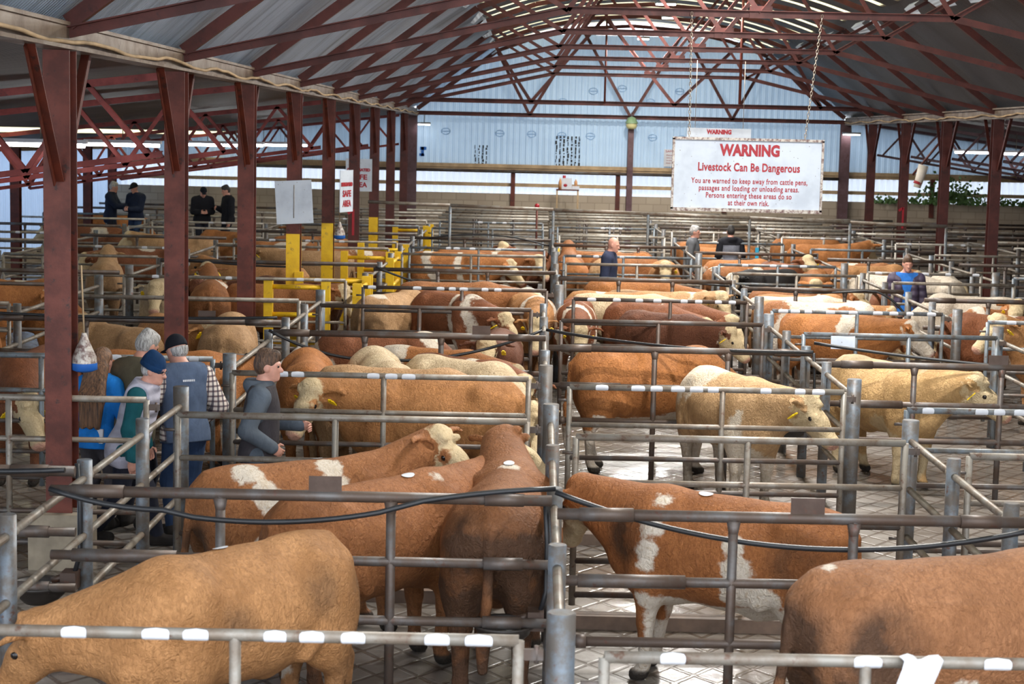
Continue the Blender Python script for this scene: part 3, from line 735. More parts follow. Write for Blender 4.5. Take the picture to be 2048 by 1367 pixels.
def unit(v): v = np.array(v, float); return v/np.linalg.norm(v)
def sphdir(yaw, el): return np.array([math.cos(R(el))*math.cos(R(yaw)), math.cos(R(el))*math.sin(R(yaw)), math.sin(R(el))])
def cow_prims(hd, seed, tail=True, fat=1., far=False, drop=0.):
    """hd: neck yaw, neck elevation, head yaw, head pitch (degrees).  Local x forward, z up, hooves at z 0."""
    rng = random.Random(seed); B = Prims(); ny, ne, hy, hp = hd
    B.ell((-.08, 0, .925), (.74, .345*fat, .375), .1)
    B.ell((.44, 0, .92), (.36, .275*fat, .40), .10)
    B.ell((-.55, 0, 1.02), (.37, .275*fat, .31), .08)
    B.cap((.45, 0, 1.215), (-.72, 0, 1.195), .125, .115, .12)
    B.cap((-.5, .16, 1.2), (-.5, -.16, 1.2), .085, .085, .08)                 # hook bones
    B.cap((-.80, .09, 1.13), (-.80, -.09, 1.13), .075, .075, .08)             # pin bones
    B.cap((.60, 0, .72), (.74, 0, .80), .16, .13, .1)                         # brisket
    for s in (-1, 1):
        B.ell((-.61, s*.170, .88), (.25, .14, .36), .055)
        B.ell((-.69, s*.15, .92), (.17, .11, .26), .04)
        B.ell((.47, s*.19, .90), (.18, .115, .33), .05)
        B.cap((.40, s*.17, 1.18), (.52, s*.22, .80), .09, .10, .06)
        B.cap((-.42, s*.24, .80), (-.34, s*.25, .70), .08, .06, .06)
        dx = rng.uniform(-.09, .09)
        a, b, c_, d = (-.60, s*.18, .72), (-.70+dx*.4, s*.175, .50), (-.66+dx, s*.17, .14), (-.63+dx, s*.17, .055)
        B.cap(a, b, .125, .070, .07).cap(b, c_, .062, .043, .03).cap(c_, d, .048, .052, .02).cap((d[0]+.02, d[1], .045), (d[0]+.045, d[1], .035), .052, .05, .02)
        dx = rng.uniform(-.09, .09)
        a, b, c_, d = (.50, s*.17, .70), (.52+dx*.4, s*.165, .42), (.52+dx, s*.16, .13), (.54+dx, s*.16, .055)
        B.cap(a, b, .11, .062, .07).cap(b, c_, .058, .042, .03).cap(c_, d, .047, .052, .02).cap((d[0]+.02, d[1], .045), (d[0]+.045, d[1], .035), .052, .05, .02)
    B.cap((-.25, 0, .60), (-.42, 0, .62), .09, .07, .1)
    if tail:
        r = .036 if far else .028; sw = rng.uniform(-.05, .05)
        B.cap((-.78, 0, 1.27), (-.90, 0, 1.16), .045, .036, .04).cap((-.90, 0, 1.16), (-.955, sw*.4, .70), .034, r, .02).cap((-.955, sw*.4, .72), (-.945, sw, .48), r, r+.004, .02).cap((-.945, sw, .5), (-.94, sw*1.1, .28), .048, .03, .03)
    # neck and head
    nb = np.array([.55, 0, 1.08]); nd = sphdir(ny, ne); L = .64
    poll = nb+nd*L; h = sphdir(ny+hy, hp); l = unit(np.cross([0, 0, 1], h)); u = np.cross(h, l)
    B.cap(nb-nd*.06, poll-nd*.02-u*.02, .265, .125, .10)
    B.cap(nb+np.array([.06, 0, -.22]), poll-u*.13+h*.06, .20, .085, .10)
    B.cap(nb+np.array([0, 0, .10]), poll, .14, .09, .1)
    H = Prims()
    H.cap(poll+h*.03-u*.03, poll+h*.23-u*.02, .112, .098, .05)
    H.cap(poll+h*.22-u*.01, poll+h*.45-u*.015, .088, .070, .05)
    H.ell(poll+h*.475-u*.02, (.065, .085, .068), .04, np.stack([h, l, u], 1))
    H.cap(poll+h*.10-u*.13, poll+h*.42-u*.075, .075, .046, .05)
    H.ell(poll+h*.0+u*.055, (.085, .095, .075), .04, np.stack([h, l, u], 1))
    for q in range(9):
        H.ell(poll+h*rng.uniform(-.04, .10)+l*rng.uniform(-.075, .075)+u*rng.uniform(.07, .115), (.035, .035, .03), .012)
    for s in (-1, 1):
        H.ell(poll+h*.17+l*s*.088+u*.02, (.045, .032, .035), .03, np.stack([h, l, u], 1))      # brow
    E_ = Prims(); droop = rng.uniform(-.30, .12)
    for s in (-1, 1):
        ld = unit(l*s+u*droop-h*.18); tz = unit(np.cross(ld, h)); ty = np.cross(tz, ld)
        q = .024 if not far else .036
        E_.ell(poll+h*.045-u*.01+ld*.215, (.155, .09, q), .03, np.stack([ld, ty, tz], 1)).sub(poll+h*.075-u*.01+ld*.235, (.115, .055, .024), .02, np.stack([ld, ty, tz], 1))
    N = Prims()
    for s in (-1, 1): N.sub(poll+h*.525+l*s*.045-u*.005, (.02, .016, .02), .015)
    A = B+H+E_+(N if not far else Prims())
    return A, dict(poll=poll, h=h, l=l, u=u, H=H, E=E_)
def coat_attrs(info, spec, seed):
    rng = np.random.RandomState(seed)
    ks = rng.normal(0, 1, (12, 3)); ks /= np.linalg.norm(ks, axis=1)[:, None]; fr = rng.uniform(3, 8, 12); ph = rng.uniform(0, 6.28, 12)
    def f(V):
        x, y, z = V[:, 0], V[:, 1], V[:, 2]
        n = np.sin(V @ (ks*fr[:, None]).T+ph).mean(1)           # about -.5 .. .5
        dh = info['H'](V); de = info['E'](V); along = (V-info['poll']) @ info['h']
        W = np.full(len(V), -.3)
        if spec.get('face', 1): W = np.maximum(W, np.minimum(.035-dh, along+(.09 if spec['face'] == 1 else -.08)))
        W = np.where(de < dh-.01, np.minimum(W, -.05 if spec.get('ear', 1) else W), W)
        if spec.get('brown_eye'):
            for s in (-1, 1):
                e = info['poll']+info['h']*.17+info['l']*s*.1; W = np.minimum(W, np.sqrt(((V-e)**2).sum(1))-.06)
        if spec.get('legs'): W = np.maximum(W, spec['legs']-z+n*.25)
        if spec.get('belly'): W = np.maximum(W, np.minimum(.66-z+n*.2, .25-np.abs(x+.1)+.35))
        if spec.get('patch'): W = np.maximum(W, np.minimum((n-spec['patch'])*.6, .7-x))
        if spec.get('stripe') is not None:
            for sx, w in spec['stripe']: W = np.maximum(W, w-np.abs(x-sx+(z-1.1)*.3+n*.25))
        for (bx, by, bz, br) in spec.get('blobs', ()): W = np.maximum(W, br-np.sqrt((x-bx)**2+(y-by)**2+(z-bz)**2)+n*.06)
        for (bx, by, bz, br) in spec.get('solid', ()): W = np.minimum(W, np.sqrt((x-bx)**2+(y-by)**2+(z-bz)**2)-br+n*.06)
        D = np.clip((.62-z)*1.6, 0, .75)+np.clip((-.52-x)*2.6, 0, .75)*np.clip((1.18-z)*2.2, 0, 1)
        D = np.maximum(D*spec.get('dirt', .6), np.clip((-dh+.0)*0, 0, 0))
        for (bx, by, bz, br, a) in spec.get('dark', ()): D = np.maximum(D, a*np.clip((br-np.sqrt((x-bx)**2+(y-by)**2+(z-bz)**2))/(.6*br)+n*.5, 0, 1))
        sk = np.clip((along-.475)/.03, 0, 1)*(dh < .02)
        ho = np.clip((.085-z)/.02, 0, 1)
        cr = np.clip((.05-dh)/.03, 0, 1)*spec.get('creamface', .9)+spec.get('cream', .15)
        return {'white': W, 'dirt': D, 'skin': sk*spec.get('nose', .85), 'horn': ho, 'cream': cr}
    return f
COATS = {'gold': (190, 138, 90), 'orange': (186, 122, 70), 'brown': (164, 108, 66), 'red': (140, 86, 56), 'dark': (108, 66, 46), 'cream': (216, 194, 160), 'tan': (196, 156, 114), 'black': (40, 38, 40), 'white': (228, 216, 200)}
HEADS = {'N': (0, 22, 0, -48), 'D': (0, -28, 0, -62), 'M': (0, 4, 0, -52), 'U': (0, 38, 0, -30), 'L': (32, 16, 38, -46), 'R': (-32, 16, -38, -46), 'l': (14, 12, 22, -50), 'r': (-14, 12, -22, -50), 'LD': (25, -10, 25, -58), 'RD': (-25, -10, -25, -58)}
def cow(x, y, hdg, sc, coat, head, label, spec=None, near=0, group=None, tags=1, seed=None, sticker=False, fat=1., wide=1.06):
    sp = dict(face=1); sp.update(spec or {}); seed = seed if seed is not None else int(abs(x*97+y*31))
    hd = HEADS[head] if isinstance(head, str) else head
    far = y > 28; h = .021 if near == 2 else (.027 if y < 21 else (.034 if y < 29 else .042))
    A, info = cow_prims(hd, seed, far=far, fat=fat)
    c = thing('cow', label, 'cow', (x, y, 0), R(hdg), group or 'cattle standing in the pens'); c.scale = (sc, sc*wide, sc)
    o = sdf_obj('body', A, h, M['coat'], c, coat_attrs(info, sp, seed)); o.color = lin(COATS[coat] if isinstance(coat, str) else coat)
    if y < 34:
        for s in (-1, 1):
            e = info['poll']+info['h']*.17+info['l']*s*.097-info['u']*.005
            MB().ball(e, .029, 10).build('eye', M['eye'], c)
    if tags:
        for s in ((-1, 1) if y < 30 else (1,)):
            ld = unit(info['l']*s-info['u']*.25-info['h']*.1); p = info['poll']+info['h']*.085+ld*.215-info['u']*.05
            q = MB(); Mx = Matrix((Vector(ld), Vector(info['u']), Vector(info['h']))).transposed()
            q.box(p, (.055, .07, .012), Mx); q.box(p+info['u']*.045, (.03, .03, .012), Mx); q.build('ear_tag', M['tagyellow'], c)
    if sticker:
        sx, sy = sticker; q = MB(); P = Vector((sx, sy, 3))
        V = []; D = Prims.__call__
        for i in range(9):
            row = []
            for j in range(9):
                u, w = -1+i/4, -1+j/4; k = math.sqrt(u*u+w*w) or 1; m_ = max(abs(u), abs(w))/k
                row.append([sx+u*m_*.052, sy+w*m_*.034, 1.6])
            V.append(row)
        pts = np.array(V, np.float32).reshape(-1, 3)
        for _ in range(60): pts[:, 2] -= np.clip(A(pts), -.02, .1)*.6
        pts[:, 2] += .008; q.grid([[tuple(p) for p in r] for r in pts.reshape(9, 9, 3)]); q.build('lot_sticker', M['white'], c)
    return c
# the near beasts, one by one
cow(-1.66, 9.55, -128, .96, 'gold', (-52, -12, -28, -52), 'golden brown beast in the bottom left foreground with its head lowered to the left', dict(face=0, dirt=.45, legs=0, blobs=[(-.62, -.25, .5, .1), (-.5, .2, .45, .08)], dark=[(.25, .33, .98, .2, .4), (-.45, .3, 1.05, .22, .35), (-.8, .2, .95, .25, .6)], nose=0), 2, tags=0, sticker=(.05, -.03))
cow(-1.6, 12.3, 30, .95, 'brown', (-4, 34, -56, -38), 'red brown beast with white patches on rump and flank, behind the rusty plate', dict(dirt=.35, creamface=1., brown_eye=1, blobs=[(-.52, -.12, 1.30, .13), (-.42, -.26, 1.16, .12), (-.36, -.32, 1.0, .05), (-.2, -.33, 1.1, .05), (-.16, -.35, .98, .07), (-.18, -.36, .82, .09), (.14, -.12, 1.32, .12), (.2, -.24, 1.18, .09), (-.4, -.33, .72, .17), (-.62, -.2, .5, .12)], dark=[(-.85, -.1, .8, .3, .7)]), 2, sticker=(.1, .04))
cow(-1.01, 11.46, 47, 0.98, (168, 110, 68), (10, 14, 14, -48), 'plain brown beast between the patchy one and the one seen from behind', dict(dirt=.5, blobs=[(.42, -.1, 1.3, .04), (-.6, -.2, .4, .1)]), 2, sticker=(.25, -.03))
cow(-0.17, 11.58, 86, 1, (152, 100, 62), (10, 28, -66, -40), 'dark rumped beast seen from behind next to the centre post, looking right', dict(face=2, dirt=.75, creamface=1., blobs=[(-.1, -.3, 1.1, .03), (.1, -.3, 1.05, .04), (-.2, -.3, .8, .05), (.3, 0, 1.33, .05)], dark=[(-.82, .14, 1.0, .3, .95), (-.82, -.14, .95, .32, .95), (-.7, -.2, .7, .34, .9), (-.7, .2, .7, .3, .8)]), 2, sticker=(.36, .0), fat=1.06, wide=1.12)
cow(1.32, 11.35, 152, .96, (172, 110, 64), (-8, 14, -34, -58), 'big red and white beast standing side on, right of the centre fence', dict(face=2, dirt=.35, creamface=1., brown_eye=1, blobs=[(.42, .17, 1.27, .07), (.43, .28, 1.12, .085), (.45, .3, .98, .09), (.46, .3, .88, .07), (-.12, .24, 1.22, .04), (-.16, .33, 1.08, .10), (-.2, .36, .92, .13), (-.22, .34, .75, .17), (-.38, .3, .72, .12), (-.55, .14, .62, .13), (-.6, .12, .48, .11), (.5, .26, .62, .06)], belly=1, legs=.36, dark=[(.62, .2, 1.02, .24, .75), (-.6, .28, 1.0, .25, .4)]), 2, sticker=(.16, .03))
cow(2.30, 9.32, 18, 1.04, (162, 112, 76), 'N', 'wet brown beast in the bottom right corner, seen from behind its tail', dict(dirt=.8, blobs=[(-.72, .0, 1.32, .05), (-.55, .12, 1.3, .05), (-.1, -.3, .7, .1)], dark=[(-.55, -.3, .95, .3, 1.), (-.88, .0, .95, .34, 1.), (-.75, -.2, .7, .3, .9), (-.9, 0, .6, .3, .9)]), 2, tags=0)
# second row on the left side
cow(-5.15, 17.9, -92, .97, 'red', (25, -12, 15, -50), 'red beast at the left edge hanging its big cream face', dict(creamface=1., dirt=.5), 1)
cow(-3.95, 18.6, -3, .92, 'orange', (50, 4, 40, -50), 'plain orange brown beast side on behind the four people', dict(face=0, dirt=.4), 1)
cow(-3.75, 21.35, 94, .97, 'tan', 'D', 'pale tan rump with hanging tail, just right of the second column', dict(face=0, dirt=.2), 1, tags=0)
cow(-4.6, 22.0, -62, .92, 'gold', (20, 24, 12, -30), 'golden head with a yellow ear tag half hidden by the second column', dict(face=1), 1)
cow(-6.62, 20.30, 100, 0.96, 'orange', 'N', 'curly orange beast at the left edge above the cream faced one', dict(dirt=.2), 1, tags=0)
cow(-5.15, 21.3, 140, .9, 'tan', 'D', 'pale dun beast partly hidden behind the nearest column', dict(face=0), 1, tags=0)
cow(-0.96, 16.47, 178, 0.98, (186, 130, 80), (26, 14, 36, -52), 'large orange brown beast facing left with a cream face and brown eye patch', dict(creamface=1., brown_eye=1, dirt=.35), 1)
cow(-1.30, 17.08, -14, 0.98, 'tan', (-14, 0, -30, -54), 'golden beast facing right with its dun cheek near the centre fence', dict(creamface=1., cream=.6, dirt=.3), 1)
cow(-1.60, 18.30, 104, 0.96, 'cream', 'D', 'cream rump behind the large orange brown beast', dict(face=0, dirt=.1, cream=.6, patch=.2), 1, tags=0)
cow(-0.71, 18.17, -46, 0.95, 'cream', (-10, -14, -20, -58), 'broad cream back to the right of the cream rump', dict(face=1, dirt=.1, cream=.6, solid=[(.7, 0, 1.1, .3)]), 1, tags=0)
cow(-2.38, 18.35, 98, 0.93, 'orange', 'D', 'orange brown back above the cream face at the man in the hoodie', dict(dirt=.2), 1, tags=0)
cow(-0.71, 18.89, -40, 0.9, 'red', (-22, 8, -40, -50), 'curly red beast with a white saddle and cream head beside the centre fence', dict(stripe=[(.25, .1)], dirt=.2), 1)
cow(-1.74, 20.68, -5, 0.93, 'red', 'D', 'red and white beast below the second rusty plate left of the centre fence', dict(patch=.08, dirt=.1), 1)
cow(-1.10, 19.87, -30, 0.88, 'orange', 'M', 'orange backed white flanked beast in front of the centre gate', dict(patch=.05, dirt=.1), 1)
cow(-.45, 21.4, -95, .9, 'dark', 'N', 'dark beast facing us with only its cream poll showing', dict(), 1)
cow(-2.12, 26.26, 60, 0.92, 'tan', 'D', 'pale dun beast with a white flash, first behind the yellow gate', dict(face=0, blobs=[(-.5, 0, 1.3, .15)]), 0, tags=0)
cow(-1.20, 25.80, -52, 0.96, 'red', (8, -2, 18, -56), 'red beast with white shoulder stripes and a white face towards us', dict(stripe=[(.30, .07), (.62, .05)], brown_eye=1, dirt=.3), 1)
cow(-1.23, 27.12, -2, 1, 'brown', 'M', 'big plain brown back behind the white striped beast', dict(dirt=.2), 0)
cow(-0.03, 26.03, -80, 0.95, 'gold', (-10, -4, -6, -58), 'golden beast facing us beside the centre fence with a pale face', dict(stripe=[(.66, .05)], dirt=.2), 1)
cow(-1.43, 27.81, 158, 0.9, 'orange', 'D', 'orange rump seen above the sticker gate, nearest the yellow posts', dict(dirt=.1), 0, tags=0)
cow(-1.26, 28.26, -20, 0.88, 'white', (10, 10, 40, -30), 'white backed beast with brown ears in the middle of its pen', dict(patch=.25, solid=[(.9, 0, 1.2, .25)]), 0)
cow(-0.30, 28.01, -62, 0.9, 'white', 'D', 'cream white rump tight against the centre fence', dict(cream=.5, face=1), 0, tags=0)
cow(-1.65, 35.10, -6, 0.96, 'orange', 'M', 'orange beast with two white bands, far left of the centre fence', dict(stripe=[(.1, .06), (-.45, .08)], dirt=.2), 0)
cow(-1.01, 35.55, -10, 0.96, 'brown', 'r', 'brown beast with a white shoulder band and cream face by the far centre fence', dict(stripe=[(.35, .06)], dirt=.2), 0)
cow(-1.26, 36.64, 10, 0.94, 'orange', 'M', 'plain orange back behind the two banded beasts', dict(dirt=.1), 0)
cow(-0.17, 36.86, -120, 0.92, 'red', 'U', 'brown head raised above the far backs, left of the centre fence', dict(face=1), 0)
# right of the centre fence
cow(1.32, 18.0-.2+1.2, 8, 1.0, 'orange', 'D', 'curly orange beast side on beneath the rusty hose rail', dict(face=1, legs=.45, belly=1, dirt=.3, patch=None), 1, fat=.97)
cow(2.03, 17.55, -70, 0.96, (206, 168, 124), (22, 10, 14, -50), 'cream and brown beast with a curly cream poll, looking at the drinking bowl', dict(creamface=1., patch=.02, legs=.6, cream=.3), 1)
cow(0.62, 25.61, -92, 0.93, 'red', (6, -8, 4, -62), 'white striped beast facing us with lowered head and pink nose', dict(stripe=[(.45, .06), (.72, .05)], legs=.4), 1)
cow(1.67, 25.34, -52, 0.93, 'red', (6, 4, 14, -56), 'curly red beast with a long white face between two others', dict(dirt=.2), 1)
cow(2.00, 25.88, -40, 0.92, 'red', 'M', 'red and white back behind the curly red beast', dict(patch=.12), 0)
cow(1.85, 24.40, -46, 0.9, 'dark', (8, 6, 22, -52), 'dark red beast with a cream head at the sticker gate', dict(dirt=.2), 1)
cow(1.39, 26.75, -8, 0.93, 'cream', 'M', 'cream backed beast with a white rump patch', dict(patch=.15, cream=.6), 0, tags=0)
cow(1.32, 27.30, -14, 0.92, 'gold', 'D', 'golden back right behind the cream backed beast', dict(blobs=[(-.3, 0, 1.3, .12)]), 0, tags=0)
cow(1.68, 28.90, -18, 0.96, 'orange', 'M', 'long orange back under the sagging hose', dict(), 0, tags=0)
cow(1.93, 27.64, -18, 0.92, 'tan', (-6, 20, -40, -50), 'tan and white beast with a pale face, tight by the right hand posts', dict(patch=.12), 0)
cow(0.74, 36.18, 92, 0.92, 'brown', 'U', 'brown beast with raised ears seen from behind, next to the far centre post', dict(face=0), 0)
cow(1.29, 37.15, -20, 0.92, 'orange', 'M', 'orange and cream back left of the bald man', dict(patch=.1), 0, tags=0)
cow(0.76, 34.62, 95, 0.9, 'orange', 'D', 'orange rump at the far left of the bald man', dict(face=0), 0, tags=0)
cow(1.34, 34.48, 86, 0.9, 'tan', 'D', 'tan rump close behind the bald man', dict(face=0), 0, tags=0)
cow(1.91, 35.71, -28, 0.92, 'brown', 'D', 'brown flank right of the bald man', dict(face=0), 0, tags=0)
cow(2.56, 34.56, -93, 0.92, 'gold', 'N', 'yellow brown beast facing us with a tag in each ear', dict(creamface=1., cream=.8), 0, tags=1)
cow(1.78, 36.50, 2, 0.94, 'orange', 'D', 'orange back behind the yellow brown beast', dict(), 0, tags=0)
# second bay to the right
cow(3.82, 18.75, -64, .97, (210, 172, 120), (26, 14, 26, -44), 'woolly golden cream beast alone in its pen, nose to the right', dict(creamface=1., patch=.14, cream=.7, dirt=.2), 1, fat=1.05)
cow(4.19, 24.25, -44, 0.95, 'orange', (12, 14, 26, -48), 'orange beast with a clean white face looking out over the gate', dict(creamface=0., blobs=[(.35, -.2, 1.2, .16), (.3, 0, 1.3, .16)], legs=.4), 1)
cow(4.18, 25.15, -12, 1, 'brown', 'D', 'beast with large white areas and brown islands on its side', dict(patch=-.12, solid=[(-.85, 0, 1.1, .35), (-.2, -.3, .95, .12), (.15, -.3, 1.1, .12)]), 1, tags=0)
cow(4.12, 25.90, -17, 0.95, 'gold', 'l', 'golden and white beast behind the brown island beast', dict(patch=.0), 0)
cow(4.10, 27.26, 12, 0.92, 'white', 'M', 'white beast with a golden band on its back', dict(patch=.0, solid=[(-.1, 0, 1.2, .2)]), 0, tags=0)
cow(4.26, 28.62, -40, 0.92, 'brown', (14, 20, 20, -40), 'brown head with a white blaze and yellow tag in the middle pen', dict(face=1, stripe=[(.6, .05)]), 0)
cow(4.30, 27.87, -8, 0.9, 'gold', 'D', 'golden back with a yellow tag beneath the arching hose', dict(), 0)
cow(4.35, 32.79, -140, 0.93, 'black', 'l', 'black beast with a white face, the only black one', dict(face=1, creamface=.2), 0)
cow(5.32, 33.20, -98, 0.93, 'orange', 'M', 'orange beast facing us beside the black one', dict(), 0)
cow(4.90, 34.56, -70, 0.94, 'red', 'U', 'red beast holding up its cream head behind the black one', dict(), 0)
cow(3.92, 33.90, 40, 0.92, 'brown', 'D', 'brown and cream beast left of the black one', dict(patch=.1), 0, tags=0)
cow(4.23, 36.00, 20, 0.9, 'orange', 'M', 'orange white beast beside the bright blue strap', dict(patch=.12), 0, tags=0)
cow(4.27, 39.60, 8, 0.92, 'orange', 'D', 'orange flank behind the grey haired man', dict(face=0), 0, tags=0)
cow(4.16, 41.77, 14, 0.92, 'orange', 'M', 'orange back behind the person in the black hood', dict(face=0), 0, tags=0)
cow(4.05, 42.33, 20, 0.9, 'brown', 'M', 'brown and white back at the far end, left of the hooded person', dict(patch=.1), 0, tags=0)
# third bay and beyond
cow(6.61, 42.30, -17, 1, 'orange', 'D', 'long orange back farthest of the two under the raised pipe', dict(), 0, tags=0)
cow(6.62, 40.00, 16, 1, 'orange', (10, 22, 30, -40), 'orange beast with a yellow tag, nearer of the two under the raised pipe', dict(), 0)
cow(6.55, 24.15, -24, 0.98, 'red', 'M', 'red beast with a white lightning mark at the right edge', dict(stripe=[(.1, .07)]), 1, tags=0)
cow(7.04, 22.95, 204, 0.98, 'gold', (-10, 30, 8, -46), 'golden beast with a curly cream poll behind the flat topped post', dict(creamface=1.), 1)
cow(6.96, 27.95, 176, 0.93, 'white', 'D', 'white and pink nosed beast with its face down, below the man in purple', dict(solid=[(.2, 0, 1.2, .2)]), 0)
cow(7.38, 26.7, -105, 0.93, 'orange', (0, 30, -10, -30), 'orange and white beast facing us with its head up, right of the man in purple', dict(blobs=[(.4, 0, 1.2, .3)]), 0)
cow(7.03, 25.90, 185, 0.92, 'brown', 'D', 'curly brown back at the right edge of the picture', dict(stripe=[(.6, .08)]), 0, tags=0)
cow(7.49, 31.85, 84, 0.95, 'white', 'D', 'white rump with tan patches right behind the man in purple', dict(solid=[(-.5, .2, 1.1, .2), (.1, 0, 1.3, .15)], cream=.5), 0, tags=0)
cow(6.55, 31.65, -19, 0.95, 'white', 'M', 'pinkish white beast left of the man in purple', dict(cream=.4, solid=[(.6, .1, 1., .15)]), 0, tags=0)
cow(6.67, 34.55, 12, 0.93, 'gold', 'D', 'golden back above the man in purple', dict(), 0, tags=0)
cow(6.55, 35.25, -15, 0.93, 'brown', 'M', 'brown back with a white stripe under the raised pipe', dict(blobs=[(-.2, 0, 1.3, .14), (.1, .1, 1.3, .1)]), 0, tags=0)
cow(6.05, 29.9, 75, .9, 'red', 'D', 'red rump at the gate post left of the man in purple', dict(patch=.15), 0, tags=0)
# far left pens
cow(-8.35, 25.38, 12, 1, 'orange', 'M', 'long orange beast cut by the left edge, with a white back patch', dict(blobs=[(.1, -.1, 1.3, .2)], dirt=.1), 0, tags=0)
cow(-7.73, 25.97, -16, 0.98, 'orange', 'D', 'orange beast with a white strip along its back, behind the nearest column', dict(blobs=[(-.5, 0, 1.33, .12), (-.2, 0, 1.35, .12), (.1, 0, 1.35, .12)], dirt=.1), 0, tags=0)
cow(-5.82, 27.33, -84, 0.94, 'cream', 'N', 'cream beast facing us between the first two columns', dict(cream=.7), 0)
cow(-4.83, 30.70, 172, 0.95, 'gold', (-6, 26, 20, -36), 'golden head with a yellow tag turned left behind the far divider', dict(face=0), 0)
cow(-7.7, 31.2, 100, .92, 'tan', 'U', 'tan rump with one ear showing, left of the golden head', dict(face=0), 0, tags=0)
cow(-5.08, 27.32, 100, 0.95, 'brown', (6, 34, 24, -30), 'brown beast with a white blaze on its shoulders, behind the second column', dict(stripe=[(.35, .05)]), 0)
cow(-3.92, 28.36, 176, 0.93, 'dark', 'M', 'dark curly beast facing left between the second and third columns', dict(face=1), 0)
cow(-5.52, 28.57, -80, 0.92, 'dark', 'N', 'dark faced beast with a cream tuft and a yellow tag', dict(face=0, blobs=[(1.15, 0, 1.4, .12)]), 0)
cow(-4.03, 27.28, -6, 0.92, 'brown', (-8, 18, -14, -56), 'brown beast showing a grey cream face inside the yellow gates', dict(creamface=1., cream=.5), 0, tags=0)
cow(-4.5, 35.1, 178, .93, 'tan', 'N', 'tan beast with a cream face behind the third column', dict(), 0)
cow(-5.2, 40.0, 10, .93, 'orange', 'M', 'orange curly back far behind the third column', dict(patch=.2), 0, tags=0)
cow(-4.05, 36.39, 20, 0.92, 'brown', 'M', 'brown and white back among the far yellow gates', dict(patch=.08), 0, tags=0)
cow(-7.9, 35.0, 200, .92, 'red', 'M', 'dark red back with a cream patch, between the first two columns', dict(patch=.15), 0, tags=0)
cow(-7.92, 38.80, 185, 0.94, 'tan', 'N', 'cream tan beast far behind, between the first two columns', dict(cream=.6), 0, tags=0)
cow(-5.37, 37.40, -5, 0.94, 'orange', 'M', 'orange and white back just right of the second column', dict(patch=.05), 0, tags=0)
cow(-7.3, 41.2, 150, .93, 'orange', 'D', 'orange back under the two men at the back left', dict(), 0, tags=0)
cow(-5.75, 41.4, 100, .9, 'brown', 'U', 'brown rump and ear under the two men at the back left', dict(face=0), 0, tags=0)
cow(-11.77, 47.41, 20, 0.95, 'orange', 'M', 'orange beast at the far left behind the outer column', dict(face=0), 0, tags=0)
cow(-10.6, 41.5, 170, .95, 'red', 'N', 'red and white beast in the dark far left corner', dict(patch=.1), 0, tags=0)
# ------------------------------------------------------------------ people (local x forward, y left, z up, soles at z 0)
def cloth(name, c, var=.22, scale=7, bump=.35, rough=.85):
    t = NT(name); v = t.coord('Object'); f = t.noise(v, scale, 4, .6, .4); a = lin(c)
    t.bump(t.math('ADD', t.noise(t.coord('Object', (1, 1, .35)), 11, 3, .5, 1.), t.math('MULTIPLY', t.noise(v, 160), .15)), bump, .03)
    return t.fin(t.ramp(f, [(.3, tuple(x*(1-var) for x in a[:3])+(1,)), (.7, tuple(min(1, x*(1+var)) for x in a[:3])+(1,))]), rough, 0, .25)
M['skin'] = plain('skin', (206, 150, 130), .5, .12, 14)
t = NT('plaid_shirt'); v = t.coord('Object'); w1 = t.n('ShaderNodeTexWave', bands_direction='Z'); w2 = t.n('ShaderNodeTexWave', bands_direction='Y'); w3 = t.n('ShaderNodeTexWave', bands_direction='X')
for w in (w1, w2, w3): w.inputs['Scale'].default_value = 7.; t.l(v, w.inputs['Vector'])
a = t.sst(w1.outputs['Fac'], .62, .75); b = t.sst(t.math('MAXIMUM', t.math('MULTIPLY', w2.outputs['Fac'], 1.), 0.), .62, .75)
col = t.mix(t.math('MULTIPLY', a, .8), lin((226, 214, 204)), lin((88, 54, 60))); col = t.mix(t.math('MULTIPLY', b, .8), col, lin((46, 40, 60)))
M['plaid'] = t.fin(col, .85)
t = NT('padded_cloth'); v = t.coord('Object'); w = t.n('ShaderNodeTexWave', bands_direction='Z'); w.inputs['Scale'].default_value = 2.9; w.inputs['Distortion'].default_value = 1.2; t.l(v, w.inputs['Vector'])
t.bump(t.math('ADD', w.outputs['Fac'], t.math('MULTIPLY', t.noise(v, 14), .6)), .55, .03)
M['padded'] = t.fin(t.ramp(t.noise(v, 5), [(.3, lin((164, 162, 178))), (.7, lin((186, 184, 198)))]), .6)
t = NT('padded_purple'); v = t.coord('Object'); w = t.n('ShaderNodeTexWave', bands_direction='Z'); w.inputs['Scale'].default_value = 2.6; t.l(v, w.inputs['Vector'])
t.bump(w.outputs['Fac'], .5, .03); M['puff_purple'] = t.fin(t.ramp(t.noise(v, 5), [(.3, lin((62, 52, 72))), (.7, lin((84, 72, 94)))]), .6)
def hairm(name, c1, c2, stretch=(1, 1, .2)):
    t = NT(name); f = t.noise(t.coord('Object', stretch), 60, 3, .7, .5); t.bump(f, .8, .02); return t.fin(t.ramp(f, [(.35, lin(c1)), (.65, lin(c2))]), .55)
M['hair_grey'] = hairm('grey_hair', (120, 116, 112), (206, 204, 202)); M['hair_brown'] = hairm('brown_hair', (54, 40, 32), (112, 82, 60)); M['hair_long'] = hairm('long_brown_hair', (62, 44, 34), (150, 108, 76), (1, 1, .08))
M['hair_dark'] = hairm('dark_hair', (22, 20, 20), (58, 54, 52))
